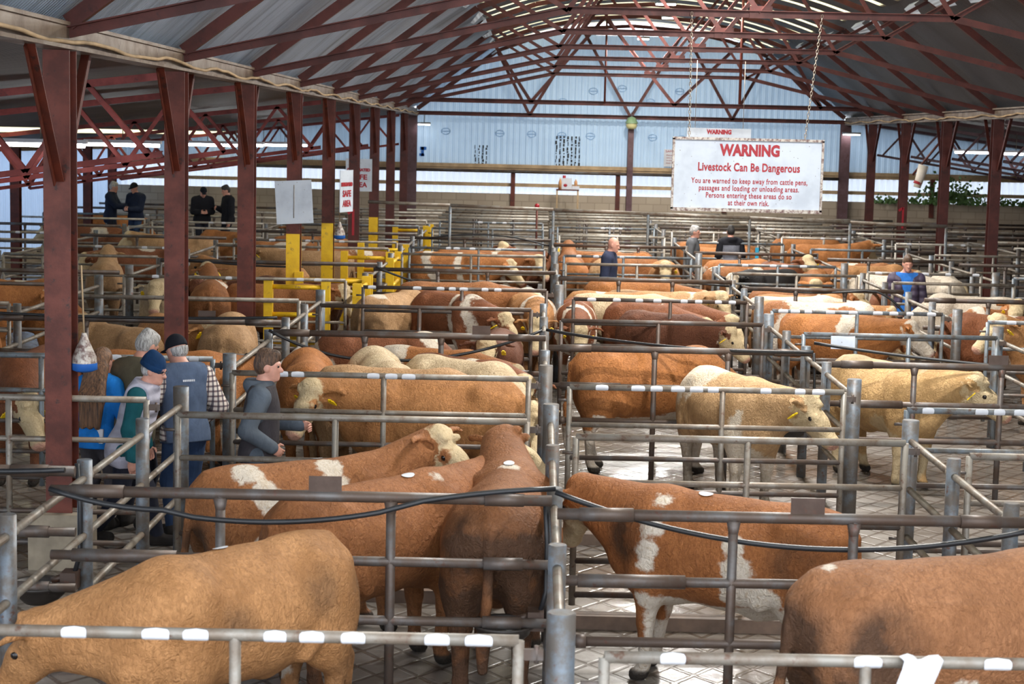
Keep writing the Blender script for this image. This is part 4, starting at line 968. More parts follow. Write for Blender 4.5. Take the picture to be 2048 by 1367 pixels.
for n, c in dict(olive=(98, 90, 72), blue=(30, 122, 206), navy=(44, 50, 72), gilet_navy=(82, 96, 120), hoodie=(84, 92, 102), vest=(62, 58, 62), teal=(24, 84, 92), beanie=(14, 48, 84), cap=(22, 24, 32), jeans=(44, 62, 92), darktrouser=(34, 36, 48), greytrouser=(70, 66, 70), black=(28, 28, 34), brightblue=(50, 116, 200), shirt=(170, 196, 226), grey=(96, 98, 102), midgrey=(112, 114, 124), boot=(44, 40, 38), red=(150, 40, 48), darkblue=(30, 38, 58), check=(120, 120, 128)).items():
    M['c_'+n] = cloth('cloth_'+n, c)
M['frames'] = plain('spectacle_frames', (30, 26, 26), .3, .1)
M['lightplastic'] = plain('phone_case', (214, 214, 218), .4, .05)

def rotm(yaw=0, pitch=0):
    cy, sy, cp, sp = math.cos(R(yaw)), math.sin(R(yaw)), math.cos(R(pitch)), math.sin(R(pitch))
    return np.array([[cy*cp, -sy, cy*sp], [sy*cp, cy, sy*sp], [-sp, 0, cp]])       # pitch > 0 looks down
def person(x, y, face, label, h=1.78, z=0., lean=0, twist=0, yaw=0, pitch=0, lh=None, rh=None, lf=(0, .11), rf=(0, -.11), res=.012, wear=(), hair=None, hat=None, skin=None, broad=1., curl=.9, glasses=False, extra=None):
    sc = h/1.78; P = thing('person', label, 'person', (x, y, z), R(face), 'people among the pens'); P.scale = (sc,)*3
    Lm = rotm(twist, lean); pv = np.array([0, 0, .93])
    T = lambda p: pv+Lm @ (np.array(p, float)-pv)
    torso = Prims(); b = broad
    torso.ell(T((0, 0, 1.27)), (.118, .172*b, .20), .06, Lm).ell(T((.01, 0, 1.07)), (.112, .150*b, .17), .06, Lm).ell(T((-.01, 0, .94)), (.118, .165*b, .12), .06, Lm)
    torso.cap(T((-.01, -.15*b, 1.42)), T((-.01, .15*b, 1.42)), .068, .068, .06).cap(T((-.01, .07, 1.45)), T((0, 0, 1.52)), .06, .05, .05).cap(T((-.01, -.07, 1.45)), T((0, 0, 1.52)), .06, .05, .05)
    nb = T((0, 0, 1.49)); Hm = rotm(yaw, pitch) if not isinstance(yaw, tuple) else None
    hc = nb+Lm @ np.array([.015, 0, .06])+Hm @ np.array([.02, 0, .10])
    hp = lambda p: hc+Hm @ np.array(p, float)
    neck = Prims().cap(nb-np.array([0, 0, .03]), hp((-.02, 0, -.04)), .062, .056, .03)
    head = Prims().ell(hp((-.012, 0, .03)), (.100, .077, .105), .03, Hm).ell(hp((.03, 0, -.03)), (.068, .062, .088), .03, Hm).cap(hp((.045, 0, -.088)), hp((.07, 0, -.092)), .036, .028, .03)
    head.cap(hp((.09, 0, .008)), hp((.112, 0, -.028)), .011, .017, .015).ell(hp((.085, 0, .028)), (.018, .052, .012), .02, Hm).ell(hp((.09, 0, -.064)), (.013, .026, .007), .006, Hm).ell(hp((.087, 0, -.076)), (.012, .022, .007), .006, Hm)
    for s in (-1, 1):
        head.ell(hp((-.003, s*.079, -.006)), (.026, .010, .034), .012, Hm); head.sub(hp((.099, s*.032, .009)), (.012, .017, .010), .012, Hm)
    legs = Prims(); shoes = Prims()
    for s, f in ((1, lf), (-1, rf)):
        hip = np.array([0, s*.095, .90]); an = np.array([f[0], f[1], f[2]+.09 if len(f) > 2 else .09]); d = an-hip; L = np.linalg.norm(d); a1, a2 = .43, .41
        L = min(L, .838); c_ = (a1*a1+L*L-a2*a2)/(2*a1*L); dn = d/np.linalg.norm(d); fw = np.array([1., 0, 0]); fw -= dn*(fw @ dn); fw /= np.linalg.norm(fw)
        kn = hip+dn*a1*c_+fw*a1*math.sqrt(max(0, 1-c_*c_))
        legs.cap(hip, kn, .088, .060, .04).cap(kn, an, .060, .043, .03)
        shoes.cap(an+np.array([-.03, 0, -.045]), an+np.array([.15, s*.02, -.05]), .045, .038, .03).cap(an, an+np.array([-.01, 0, -.03]), .05, .05, .03)
    upper, fore, hands = Prims(), Prims(), []
    for s, hd_ in ((1, lh), (-1, rh)):
        sh = T((-.01, s*.19*b, 1.41)); w = np.array(hd_ if hd_ is not None else T((.06, s*.27, .86)), float)
        d = w-sh; L = np.linalg.norm(d); a1, a2 = .30, .265; dn = d/L
        if L > .56: w = sh+dn*.56; L = .56
        c_ = (a1*a1+L*L-a2*a2)/(2*a1*L); pole = np.array([-.8, s*.55, -.25]); pole -= dn*(pole @ dn); pole /= np.linalg.norm(pole)
        el = sh+dn*a1*c_+pole*a1*math.sqrt(max(0, 1-c_*c_))
        upper.cap(sh, el, .058, .045, .05); fore.cap(el, w, .045, .030, .02)
        hands.append((s, w, (w-el)/np.linalg.norm(w-el)))
    body = torso+neck+head+legs+shoes+upper+fore
    HP = []
    for s, w, d in hands:
        n_ = np.array([0, s*1., 0.2])-0; n_ = n_-d*(n_ @ d); n_ /= np.linalg.norm(n_); e = np.cross(d, n_)*s
        if e @ np.array([1, 0, .3]) < 0: e = -e
        q = Prims().cap(w-d*.03, w+d*.02, .027, .028, .01).ell(w+d*.055, (.052, .041, .019), .02, np.stack([d, e, n_], 1))
        for k, (o, L) in enumerate(((.030, .075), (.010, .084), (-.010, .078), (-.029, .062))):
            p0 = w+d*.092+e*o; d1 = d*math.cos(curl*.7)-n_*math.sin(curl*.7); p1 = p0+d1*L*.5; d2 = d*math.cos(curl*1.5)-n_*math.sin(curl*1.5); p2 = p1+d2*L*.5
            q.cap(p0-d*.01, p1, .0095, .0088, .006).cap(p1, p2, .0088, .0075, .003)
        p0 = w+d*.03+e*.034; p1 = p0+(d*.6+e*.75-n_*.2)*.035; q.cap(p0-e*.012, p1, .013, .0105, .01).cap(p1, p1+(d*.9+e*.15-n_*.3)*.032, .0105, .0085, .004)
        HP.append(q)
    l, u = body.bounds(.03); V, Q = sdf_mesh(body, l, u, res); Vs, Qs, n0 = [V], [Q], len(V)
    for q in HP:
        l, u = q.bounds(.02); v_, q_ = sdf_mesh(q, l, u, .0055 if res < .015 else .009); Vs.append(v_); Qs.append(q_+n0); n0 += len(v_)
    o = bpy.data.objects.new('body', np_mesh('body', np.concatenate(Vs), np.concatenate(Qs))); COL.objects.link(o); o.data.materials.append(M[skin or 'skin']); o.parent = P
    for s in (-1, 1):
        if res < .016: MB().ball(hp((.086, s*.032, .009)), .0115, 8).build('eye', M['eye'], P)
    up = Lm @ np.array([0, 0, 1.])
    sets = dict(torso=torso, legs=legs, upper=upper, fore=fore)
    for name, what, g, mat, hem in wear:
        q = Prims()
        for k in what.split('+'): q = q+(sets[k] if k in sets else Prims())
        if 'legs' in what and 'torso' not in what: q = q+Prims().ell((-.01, 0, .93), (.118, .165*b, .13), .05)
        q = q.grow(g)
        if 'torso' in what and hem < .9: q.ell(T((-.0, 0, .86)), (.135+g, .178*b+g, .2), .06, Lm)
        if 'collar' in what: q.cap(nb+up*-.01, nb+up*.045, .078, .076, .03)
        if 'hood' in what: q.ell(nb+Lm @ np.array([-.085, 0, .0]), (.085, .125, .075), .04, Lm)
        if hem is not None:
            if 'torso' in what: q.clip(-up, -(up @ T((0, 0, hem))))
            elif 'legs' in what: q.clip((0, 0, 1), 1.03).clip((0, 0, -1), -hem)
        if 'torso' in what: q.clip(up, up @ (nb+up*(.05 if 'collar' in what or 'hood' in what else .015)))
        if name in ('gilet', 'body_warmer'):
            for s in (-1, 1): q.clip(Lm @ np.array([0, s*1., 0]), .192*b)
        sdf_obj(name, q, res, M[mat], P)
    for k in (0, 1):
        q = Prims(); q.p = shoes.p[2*k:2*k+2]; sdf_obj('boot', q.grow(.012), res, M['c_boot'], P)
    if hair:
        mat, kind = hair
        if hat and kind == 'short': kind = 'bald_sides'
        q = Prims().ell(hp((-.016, 0, .036)), (.105, .082, .109), .03, Hm)
        if kind in ('short', 'bald_sides', 'long'): q.ell(hp((-.045, 0, .005)), (.072, .078, .085), .03, Hm)
        if kind == 'short': q.cap(hp((.06, 0, .105)), hp((-.05, 0, .118)), .04, .04, .04)
        q.sub(hp((.105, 0, -.055)), (.085, .09, .105), .01, Hm).sub(hp((.02, 0, -.12)), (.1, .1, .08), .01, Hm)
        for s in (-1, 1): q.sub(hp((.015, s*.09, -.02)), (.035, .04, .04), .01, Hm)
        if kind == 'bald_sides': q.clip(Hm @ np.array([0, 0, 1.]), (Hm @ np.array([0, 0, 1.])) @ hp((0, 0, .02)))
        if kind == 'long':
            q.cap(hp((-.07, 0, .02)), hp((-.09, 0, -.12)), .085, .085, .05)
            for dy in (-.07, 0, .07): q.cap(hp((-.085, dy, -.08)), T((-.16, dy*1.2, 1.30)), .06, .055, .05).cap(T((-.16, dy*1.2, 1.30)), T((-.165, dy*1.1, 1.02)), .055, .03, .04)
        sdf_obj('hair', q, res, M[mat], P)
    if hat == 'beanie':
        q = Prims().ell(hp((-.02, 0, .045)), (.118, .094, .125), .03, Hm).cap(hp((-.05, 0, .12)), hp((-.05, 0, .14)), .05, .04, .03).clip(Hm @ np.array([-.22, 0, -.976]), (Hm @ np.array([-.22, 0, -.976])) @ hp((0, 0, .012)))
        sdf_obj('beanie', q, res, M['c_beanie'], P)
        q = Prims().ell(hp((-.02, 0, .035)), (.124, .100, .1), .03, Hm).clip(Hm @ np.array([-.22, 0, -.976]), (Hm @ np.array([-.22, 0, -.976])) @ hp((0, 0, .008))).clip(Hm @ np.array([.22, 0, .976]), (Hm @ np.array([.22, 0, .976])) @ hp((0, 0, .06)))
        sdf_obj('beanie_cuff', q, res, M['c_beanie'], P)
    if hat == 'cap':
        q = Prims().ell(hp((-.015, 0, .04)), (.112, .09, .112), .03, Hm).clip(Hm @ np.array([0, 0, -1.]), (Hm @ np.array([0, 0, -1.])) @ hp((0, 0, .028)))
        q = q+Prims().ell(hp((.115, 0, .035)), (.07, .07, .011), .015, Hm)
        sdf_obj('cap', q, res, M['c_cap'], P)
    if glasses:
        q = MB()
        for s in (-1, 1):
            q.path([hp((.106+.004*math.cos(a), s*.034+.022*math.cos(a), .008+.017*math.sin(a))) for a in [k*math.pi/6 for k in range(13)]], .002, 5); q.tube(hp((.1, s*.056, .012)), hp((0, s*.084, .01)), .002, 5)
        q.tube(hp((.108, -.012, .01)), hp((.108, .012, .01)), .002, 5); q.build('spectacles', M['frames'], P)
    if extra: extra(P, T, hp, Lm, hands)
    return P
def phone(P, T, hp, Lm, hands): MB().box(T((-.135, -.09, .93)), (.02, .075, .14), Matrix(Lm.tolist())).build('phone', M['lightplastic'], P)
def badge(P, T, hp, Lm, hands):
    q = MB()
    for k in range(7): q.box(T((-.162, -.05+k*.016, 1.375)), (.006, .012, .018), Matrix(Lm.tolist()))
    q.build('embroidered_lettering', M['white'], P)
person(-3.90, 15.5, 78, 'woman with long brown hair and a bright blue jacket, seen from behind', 1.64, lean=6, pitch=12, yaw=-14, lh=(.25, .2, 1.05), rh=(.25, -.15, 1.05), wear=(('jacket', 'torso+upper+fore+collar', .024, 'c_blue', .80), ('trousers', 'legs', .016, 'c_greytrouser', .08)), hair=('hair_long', 'long'), extra=phone, broad=.9)
person(-3.60, 15.6, 60, 'grey haired man in an olive jacket, seen from behind', 1.80, lean=9, pitch=26, yaw=-10, lh=(.30, .12, 1.08), rh=(.3, -.12, 1.08), wear=(('jacket', 'torso+upper+fore+collar', .032, 'c_olive', .78), ('trousers', 'legs', .016, 'c_darktrouser', .08)), hair=('hair_grey', 'short'), broad=1.08)
person(-3.47, 14.85, -2, 'man in a navy beanie and pale padded gilet walking to the right', 1.71, lean=17, pitch=14, yaw=-10, lh=(.10, .30, .88), rh=(.10, -.26, .84), lf=(.24, .09), rf=(-.30, -.08, .06), wear=(('jumper', 'torso+upper+fore', .020, 'c_teal', .86), ('gilet', 'torso+collar', .050, 'padded', .74), ('trousers', 'legs', .020, 'c_darktrouser', .08)), hat='beanie', hair=('hair_grey', 'bald_sides'), glasses=True, broad=1.05)
person(-3.07, 15.3, 122, 'man in a black cap and navy gilet over a plaid shirt, seen from behind', 1.80, lean=9, pitch=22, yaw=18, lh=(.26, .30, 1.03), rh=(.24, -.26, 1.0), wear=(('shirt', 'torso+upper+fore', .036, 'plaid', .86), ('gilet', 'torso+collar', .046, 'c_gilet_navy', .84), ('trousers', 'legs', .018, 'c_jeans', .08)), hat='cap', hair=('hair_grey', 'short'), extra=badge, broad=1.05)
person(-2.28, 14.5, 4, 'man in a grey hoodie and dark body warmer, hand on his hip, in profile', 1.78, lean=3, pitch=2, yaw=-4, lh=(.33, .17, 1.13), rh=(.12, -.21, 1.0), wear=(('hoodie', 'torso+upper+fore+hood', .026, 'c_hoodie', .86), ('body_warmer', 'torso', .036, 'c_vest', .84), ('trousers', 'legs', .018, 'c_darktrouser', .08)), hair=('hair_brown', 'short'), curl=1.1)
person(1.33, 31.9, -14, 'bald man in a navy jacket standing in the passage among the backs', 1.84, lean=4, pitch=12, yaw=-10, res=.017, wear=(('jacket', 'torso+upper+fore+collar', .034, 'c_navy', .80), ('trousers', 'legs', .016, 'c_darktrouser', .08)), broad=1.15)
person(3.42, 38.0, -18, 'grey haired man in a dark jacket at the far pens', 1.78, res=.018, wear=(('jacket', 'torso+upper+fore+collar', .032, 'c_grey', .80), ('trousers', 'legs', .016, 'c_darktrouser', .08)), hair=('hair_grey', 'short'), broad=1.08)
person(4.3, 38.6, 96, 'person in a black and grey hooded top, seen from behind in the far pens', 1.78, res=.018, wear=(('jacket', 'torso', .034, 'c_midgrey', .80), ('sleeves', 'upper+fore', .036, 'c_black', None), ('hood', 'torso+hood', .04, 'c_black', 1.36), ('trousers', 'legs', .016, 'c_darktrouser', .08)), hair=('hair_dark', 'short'), broad=1.1)
person(6.2, 29.2, -96, 'man in an open purple jacket over a bright blue jumper, facing us', 1.80, lean=2, pitch=10, yaw=-92+96, res=.016, wear=(('jumper', 'torso', .022, 'c_brightblue', .84), ('jacket', 'upper+fore', .036, 'puff_purple', None)), hair=('hair_brown', 'short'), broad=1.12,
       extra=lambda P, T, hp, Lm, hands: ([sdf_obj('jacket_front', Prims().ell(T((-.0, s*.115, 1.14)), (.165, .105, .34), .05).cap(T((-.01, s*.1, 1.40)), T((-.01, s*.19, 1.42)), .095, .09, .05), .016, M['puff_purple'], P) for s in (-1, 1)],
                                          sdf_obj('trousers', Prims().cap((0, .095, .9), (0, .1, .1), .1, .06).cap((0, -.095, .9), (0, -.1, .1), .1, .06), .02, M['c_darktrouser'], P)))
person(-10.72, 44.0, -4, 'man in a dark coat at the back left reaching an arm to the right', 1.76, z=.5, lean=4, pitch=10, res=.02, lh=(.42, .1, 1.15), rh=(.45, -.1, 1.18), wear=(('coat', 'torso+upper+fore+collar', .03, 'c_darkblue', .74), ('trousers', 'legs', .016, 'c_darktrouser', .08)), hair=('hair_grey', 'short'))
person(-10.05, 43.9, -120, 'man in a dark padded jacket at the back left holding papers', 1.76, z=.5, pitch=18, res=.02, lh=(.3, .08, 1.12), rh=(.3, -.08, 1.12), wear=(('jacket', 'torso+upper+fore+collar', .036, 'c_darkblue', .82), ('trousers', 'legs', .016, 'c_jeans', .08)), hat='cap', broad=1.1)
person(-8.42, 44.1, -70, 'stooping man in a black top at the back, between the first columns', 1.72, z=.5, lean=12, pitch=30, res=.02, lh=(.3, .1, 1.1), rh=(.3, -.1, 1.1), wear=(('jacket', 'torso+upper+fore+collar', .034, 'c_black', .80), ('trousers', 'legs', .016, 'c_darktrouser', .08)), hat='cap', broad=1.1)
person(-7.75, 44.0, -150, 'man in a dark jacket at the back turning left, near the second column', 1.74, z=.5, pitch=14, res=.02, rh=(.26, -.1, 1.2), wear=(('jacket', 'torso+upper+fore+collar', .034, 'c_black', .80), ('trousers', 'legs', .016, 'c_darktrouser', .08)), hair=('hair_dark', 'short'), broad=1.05)
tag(shift(MB().box((-9.3, 44.1, .25), (4.6, 1.3, .5)).build('raised_walkway', M['concrete']), (-9.3, 44.1, 0)), 'raised concrete walkway carrying the four people at the back left', 'walkway')
# ------------------------------------------------------------------ signs, lamps and small things
def text(body, size, loc, mat, parent, name='lettering', bold=0., width=None, rz=0, spacing=1.):
    cu = bpy.data.curves.new('t', 'FONT'); cu.body = body; cu.size = size; cu.align_x = 'CENTER'; cu.align_y = 'CENTER'; cu.extrude = .002; cu.offset = bold; cu.space_character = spacing; cu.resolution_u = 3
    o = bpy.data.objects.new('t', cu); COL.objects.link(o); dg = bpy.context.evaluated_depsgraph_get(); dg.update()
    me = bpy.data.meshes.new_from_object(o.evaluated_get(dg)); bpy.data.objects.remove(o); bpy.data.curves.remove(cu)
    xs = [v.co.x for v in me.vertices]; w = max(xs)-min(xs); k = (width/w) if width else 1.; cx = (max(xs)+min(xs))/2
    for v in me.vertices: v.co = Vector(((v.co.x-cx)*k, -v.co.z, v.co.y))
    me.name = name; n = bpy.data.objects.new(name, me); COL.objects.link(n); me.materials.append(mat); n.location = loc; n.parent = parent; return n
t = NT('stained_sign_board'); v = t.coord('Object'); sp = t.n('ShaderNodeTexVoronoi'); sp.inputs['Scale'].default_value = 16; t.l(v, sp.inputs['Vector'])
spots = t.math('MULTIPLY', t.sst(sp.outputs['Distance'], .13, .08), t.sst(t.noise(v, 3.5), .5, .56)); c = t.mix(t.sst(t.noise(v, 2.2, 4), .4, .7), lin((200, 210, 222)), lin((180, 190, 204)))
c = t.mix(t.math('MULTIPLY', spots, .75), c, lin((104, 98, 98))); M['sign'] = t.fin(c, .45)
M['frame'] = steel('flaking_sign_frame', (206, 198, 188), (104, 66, 62), (70, 40, 42), .52, 22)
def chain(parent, a, b, r=.011):
    q = MB(); a = Vector(a); b = Vector(b); n = max(2, int((b-a).length/.045)); d = (b-a)/n
    for k in range(n):
        c = a+d*(k+.5); w = Vector((.013, 0, 0)) if k % 2 else Vector((0, .013, 0))
        q.path([c-d*.62-w*.2, c-d*.35+w, c+d*.35+w, c+d*.62, c+d*.35-w, c-d*.35-w, c-d*.62-w*.2], .005, 5)
    q.build('chain', M['chain'], parent)
YS = 23.22
s = thing('warning_sign', 'large framed white warning board about dangerous livestock, hung on two chains', 'sign', (2.77, YS, 2.72), 0)
MB().box((0, 0, .46), (1.93, .02, .90)).build('board', M['sign'], s)
q = MB()
for c_, d_ in (((0, -.012, .925), (1.99, .05, .035)), ((0, -.012, -.005), (1.99, .05, .045)), ((-.98, -.012, .46), (.03, .05, .93)), ((.98, -.012, .46), (.03, .05, .93))): q.box(c_, d_)
q.build('frame', M['frame'], s)
text('WARNING', .2, (.02, -.014, .775), M['redtext'], s, bold=.010, width=.79)
text('Livestock Can Be Dangerous', .15, (.02, -.014, .555), M['redtext'], s, bold=.004, width=1.34, spacing=1.05)
for k, (b_, w) in enumerate((('You are warned to keep away from cattle pens,', 1.53), ('passages and loading or unloading areas.', 1.32), ('Persons entering these areas do so', 1.13), ('at their own risk.', .54))):
    text(b_, .1, (.03, -.014, .375-.095*k), M['redtext'], s, bold=.0015, width=w, spacing=1.08)
chain(s, (-.78, 0, .93), (-.80, 0, 2.56)); chain(s, (.74, 0, .93), (.90, 0, 2.56))
s = thing('warning_sign', 'smaller white warning board about owners risk, hanging behind the large one', 'sign', (3.78, 36.9, 3.28), 0)
MB().box((0, 0, .3), (1.34, .02, .62)).build('board', M['sign'], s)
text('WARNING', .12, (0, -.014, .53), M['redtext'], s, bold=.008, width=.52); text('Livestock At Owners Risk', .1, (0, -.014, .375), M['redtext'], s, bold=.003, width=.94)
for a in (-.5, .5): MB().tube((a, 0, .6), (a, 0, 2.0), .006, 5).build('hanging_wire', M['chain'], s)
s = thing('notice', 'small white safety notice on the end wall, half behind the large warning board', 'sign', (4.22, YW+.03, 2.82), 0)
MB().box((0, 0, .26), (.5, .012, .54)).build('board', M['white'], s); text('SAFETY', .09, (0, -.01, .46), M['redtext'], s, width=.4)
for k in range(4): text('Please keep to walkways'[k*2:k*2+12], .05, (0, -.01, .34-.08*k), M['redtext'], s, width=.34)
s = thing('blank_board', 'blank white weathered board tied to the column above the yellow gates', 'board', (-3.82, 27.62, 2.18), 0)
MB().box((0, 0, .33), (.58, .012, .68), Matrix.Rotation(R(-3.5), 3, 'Y')).build('board', M['sign'], s)
q = MB(); q.tube((0, -.012, .08), (0, -.012, .60), .006, 5); q.build('dark_seam', M['chain'], s)
def safe(nm, loc, rz, label):
    s = thing('safe_area_sign', label, 'sign', loc, rz, 'safe area signs'); MB().box((0, 0, .36), (.62, .012, .76)).build('board', M['sign'], s)
    text('DESIGNATED', .09, (0, -.012, .48), M['redtext'], s, bold=.006, width=.54); text('SAFE', .16, (0, -.012, .31), M['redtext'], s, bold=.005, width=.4); text('AREA', .16, (0, -.012, .13), M['redtext'], s, bold=.005, width=.4); return s
safe('safe', (-4.19, 41.3, 2.28), 0, 'designated safe area sign facing us, half behind a dark column')
safe('safe', (-3.47, 32.0, 2.2), R(74), 'designated safe area sign turned nearly edge on beside a column')
# lamps: slim fluorescent fittings, floodlights, two high lamps under the ridge plus an added fill row
def tube_lamp(x, y, z, label, rz=0, L=1.2, grp='fluorescent lights'):
    s = thing('strip_light', label, 'light', (x, y, z), rz, grp); MB().box((0, 0, .04), (L, .1, .05)).build('housing', M['white'], s); MB().tube((-L/2+.03, 0, -.01), (L/2-.03, 0, -.01), .03, 8).build('tube', M['tube_on'], s)
    q = MB(); q.tube((0, 0, .06), (0, 0, .45), .008, 5); q.build('hanger', M['chain'], s)
for i, (x, y) in enumerate(((-6.4, 22.6), (-6.45, 27.3), (-6.5, 34.6), (-6.45, 37.6), (-6.5, 41.7), (-6.5, 45.2))): tube_lamp(x, y, 3.38-.004*(y-22), ORD[i]+' lit strip light from the left under the lean-to roof')
tube_lamp(11.2, 45.0, 3.5, 'lit strip light under the right lean-to, the farther of two'); tube_lamp(11.15, 41.2, 3.5, 'lit strip light under the right lean-to, nearest the right edge')
def flood(x, y, z, label, L=.4, power=0):
    s = thing('floodlight', label, 'light', (x, y, z), 0, 'small lit lamps'); MB().box((0, 0, .05), (L, .2, .06)).build('housing', M['zinc'], s); MB().box((0, -.02, .005), (L*.9, .17, .03)).build('lens', M['tube_on'], s)
    MB().tube((0, .05, .08), (0, .14, .32), .015, 6).build('bracket', M['zinc'], s)
    if power:
        ld = bpy.data.lights.new('lamp_light', 'AREA'); ld.energy = power; ld.shape = 'RECTANGLE'; ld.size = L*.9; ld.size_y = .17; ld.color = (1, .97, .93)
        lo = bpy.data.objects.new('lamp_light', ld); COL.objects.link(lo); lo.parent = s; lo.location = (0, -.02, -.015)
flood(-3.55, 54.85, 3.93, 'lit floodlight at the left corner of the end wall'); flood(9.72, 54.8, 3.92, 'lit floodlight at the right corner of the end wall', .55)
for i, (x, y, z, lab) in enumerate(((2.92, 50.4, 6.45, 'lit ridge lamp nearest the end wall'), (3.3, 46.0, 6.75, 'lit ridge lamp second from the end wall'))): flood(x, y, z, lab, .35, 180)
for k in range(1, 8): flood(2.9, 46-k*4.57, 6.75, ORD[k+1]+' lit ridge lamp from the end wall, added to light the pens', .5, 230)  # extra lamps added along the ridge to brighten the interior, mostly out of view
s = thing('wall_lamp', 'round green and cream lamp on the end wall post', 'light', (2.9, 54.85, 3.95), 0)
MB().lathe([(.03, .38), (.12, .34), (.19, .2), (.2, .17)], n=16).build('shade', plain('green_enamel', (132, 160, 124), .4, .1), s); MB().lathe([(.17, .18), (.18, .08), (.13, 0), (0, -.01)], n=16).build('globe', plain('cream_glass', (214, 206, 150), .3, .08), s); MB().tube((0, 0, .36), (0, .2, .5), .02, 6).build('arm', M['zinc'], s)
# droppers
for x, y, z0, z1, lab in ((4.2, 37.0, 4.4, 6.8, 'dark vertical rod hanging above the large warning board'), (1.87, 50.2, 4.62, 6.95, 'dark vertical rod hanging in front of the blue end wall')):
    tag(shift(MB().tube((x, y, z0), (x, y, cap_z(x-XM)-.02), .03, 8).build('hanging_rod', M['rustred']), (x, y, z0)), lab, 'rod')
# stand with bottles in front of the end wall
s = thing('stand', 'tall narrow metal stand by the end wall holding bottles and a white box', 'stand', (.95, 54.0, 0), 0)
MB().box((0, 0, 2.04), (.7, .4, .04)).build('shelf', M['rustred'], s)
for a in (-1, 1):
    for b in (-1, 1): MB().box((a*.32, b*.17, 1.01), (.045, .045, 2.02)).build('leg', M['timber'], s)
def bottle(x, y, z, c, cap_c, label, h=.28, r=.05):
    b = thing('bottle', label, 'bottle', (x, y, z), 0); MB().lathe([(0, 0), (r, 0), (r, h*.6), (r*.45, h*.8), (r*.4, h*.92), (0, h*.92)], n=12).build('body', c, b); MB().lathe([(r*.5, h*.88), (r*.5, h), (0, h)], n=12).build('cap', cap_c, b)
M['amber'] = plain('amber_plastic', (206, 150, 100), .4, .15)
bottle(.72, 53.95, 2.06, M['amber'], M['cream_plastic'], 'amber bottle at the left of the stand by the end wall', .36, .055); bottle(1.2, 54.02, 2.16, M['amber'], M['cream_plastic'], 'amber bottle at the right of the stand by the end wall', .22, .05)
b = thing('canister', 'white canister with a red mark and red cap on the stand', 'canister', (.92, 54.0, 2.06), 0); MB().box((0, 0, .17), (.32, .16, .34)).build('body', M['white'], b); MB().lathe([(.05, .34), (.05, .42), (0, .42)], (-.08, 0, 0), 12).build('cap', M['redtext'], b); MB().ball((-.04, -.08, .12), (.06, .01, .05)).build('red_mark', M['redtext'], b)
tag(shift(MB().box((1.2, 54.02, 2.11), (.22, .2, .1)).build('box', M['white']), (1.2, 54.02, 2.06)), 'low white box under the right hand bottle on the stand', 'box')
# things hung on columns
def jug(x, y, z, label, k=1.):
    j = thing('cut_jug', label, 'jug', (x, y, z), 0, 'cut plastic jugs hung from columns'); j.scale = (k,)*3
    q = MB(); q.lathe([(.02, .2), (.03, .16), (.10, .0), (.105, -.06)], n=14); q.build('body', M['frame'], j)
    q = MB(); q.lathe([(.107, -.045), (.108, -.10), (.06, -.12), (0, -.12)], n=14); q.build('blue_base', M['bluemark'], j)
    q = MB(); q.tube((0, 0, .19), (-.02, 0, .75), .008, 5); q.build('string', M['timber'], j)
jug(-3.66, 14.13, 1.74, 'grubby white jug with blue end hung beside the nearest column'); jug(-3.62, 32.3, 1.78, 'white jug with blue end hung under the angled safe area sign')
s = thing('hanging_bag', 'pale plastic sleeve hanging from a dark pole near the right columns', 'bag', (9.45, 43.8, 2.6), 0); q = MB(); q.tube((0, 0, 0), (.14, 0, .55), .09, 12, .13); q.build('sleeve', M['cream_plastic'], s); MB().tube((.0, 0, .08), (.025, 0, .14), .105, 12).build('red_band', M['redtext'], s); MB().tube((-.1, .1, .3), (.9, .1, 1.6), .03, 8).build('pole', M['truss'], s)
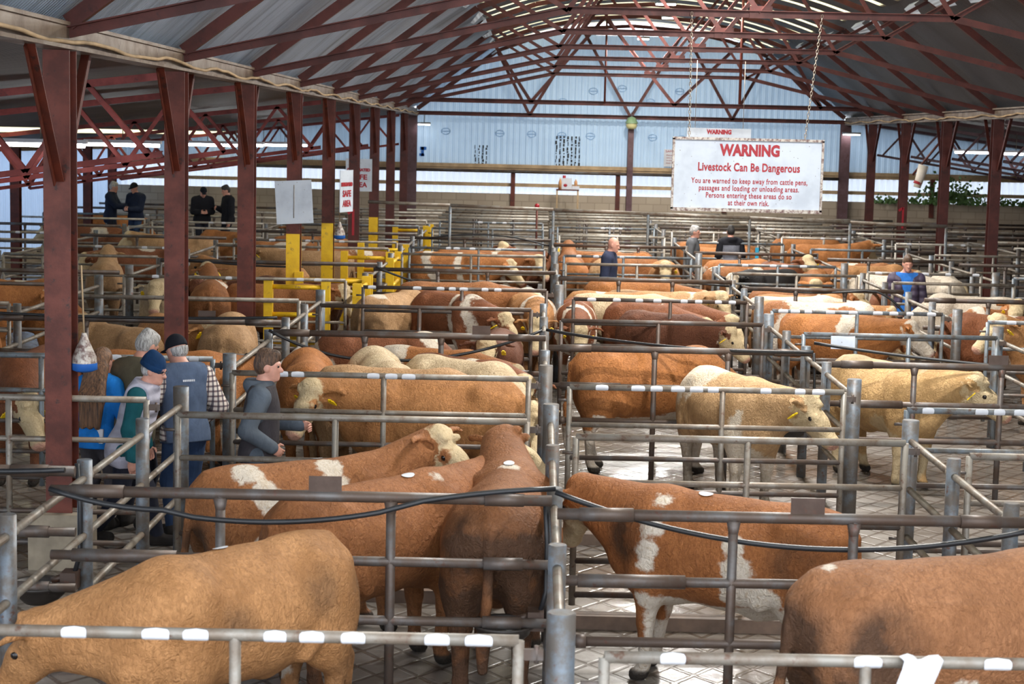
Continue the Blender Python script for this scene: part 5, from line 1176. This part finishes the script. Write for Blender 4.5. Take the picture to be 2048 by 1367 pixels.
# white cloth on the front right gate, papers and blue strap
q = MB(); rows = []
for i in range(9):
    a = i/8; row = []
    for j in range(7):
        b_ = j/6; th = R(150-200*a) if a < .45 else R(60)
        yy = -.04-.10*max(0, a-.3)**1.2 if a > .3 else .04*math.cos(R(180*a/.3)); zz = 1.435 if a <= .3 else 1.435-(a-.3)*.42
        row.append((1.60+.16*b_-.17*max(0, a-.3)+.012*math.sin(7*b_+3*a), 7.27+yy+.012*math.sin(9*b_), zz+.01*math.sin(8*b_)))
    rows.append(row)
q.grid(rows); q.grid([[(p[0]+.004, p[1]+.006, p[2]-.006) for p in r] for r in rows]); tag(shift(q.build('white_cloth', M['white']), (1.66, 7.27, 1.43)), 'white cloth draped over the front gate at the bottom right', 'cloth')
q = MB(); q.grid([[(3.46+.28*j/3, 20.25-.006*i, 1.40-.05*i+.006*math.sin(3*j)) for j in range(4)] for i in range(4)]); tag(shift(q.build('paper_notice', M['sign']), (3.6, 20.25, 1.39)), 'white paper notice fixed on the gate in front of the clean white face', 'paper')
tag(shift(MB().box((4.62, 36.5, 1.33), (.07, .04, .22)).build('blue_strap', plain('turquoise_strap', (30, 150, 190), .5, .1)), (4.62, 36.5, 1.33)), 'bright blue strap tied on a far rail below the hooded person', 'strap')
tag(shift(MB().tube((.02, 42.2, 0), (.02, 42.2, 1.95), .025, 8).build('marker_pole', M['rustred']), (.02, 42.2, 0)), 'slim dark pole with a red knob at the far centre', 'pole'); 
tag(MB().ball((.02, 42.2, 1.98), .06).build('red_knob', M['redtext']), 'red knob on top of the slim far pole', 'knob')
# ivy along the top of the block wall at the back right
rng = random.Random(9); q = MB()
for k in range(900):
    if k < 450: x = rng.uniform(10.6, 15.5); z = 1.84+abs(rng.gauss(0, .09))
    else: x = rng.gauss(13.0, .5); z = 1.9+abs(rng.gauss(0, .32))
    y = YW-.02-rng.random()*.25; s_ = rng.uniform(.03, .075); a = rng.uniform(0, 6.3); tl = rng.uniform(-.7, .7)
    u = Vector((math.cos(a), tl*.4, math.sin(a)))*s_; w = Vector((-math.sin(a), tl, math.cos(a)))*s_*.7
    c = Vector((x, y, z)); q.add([c-u, c+w, c+u, c-w], [(0, 1, 2, 3)])
iv = q.build('ivy', plain('ivy_leaf', (74, 104, 52), .5, .5, 3)); tag(iv, 'green ivy creeping over the block wall at the back right', 'ivy', kind='stuff')
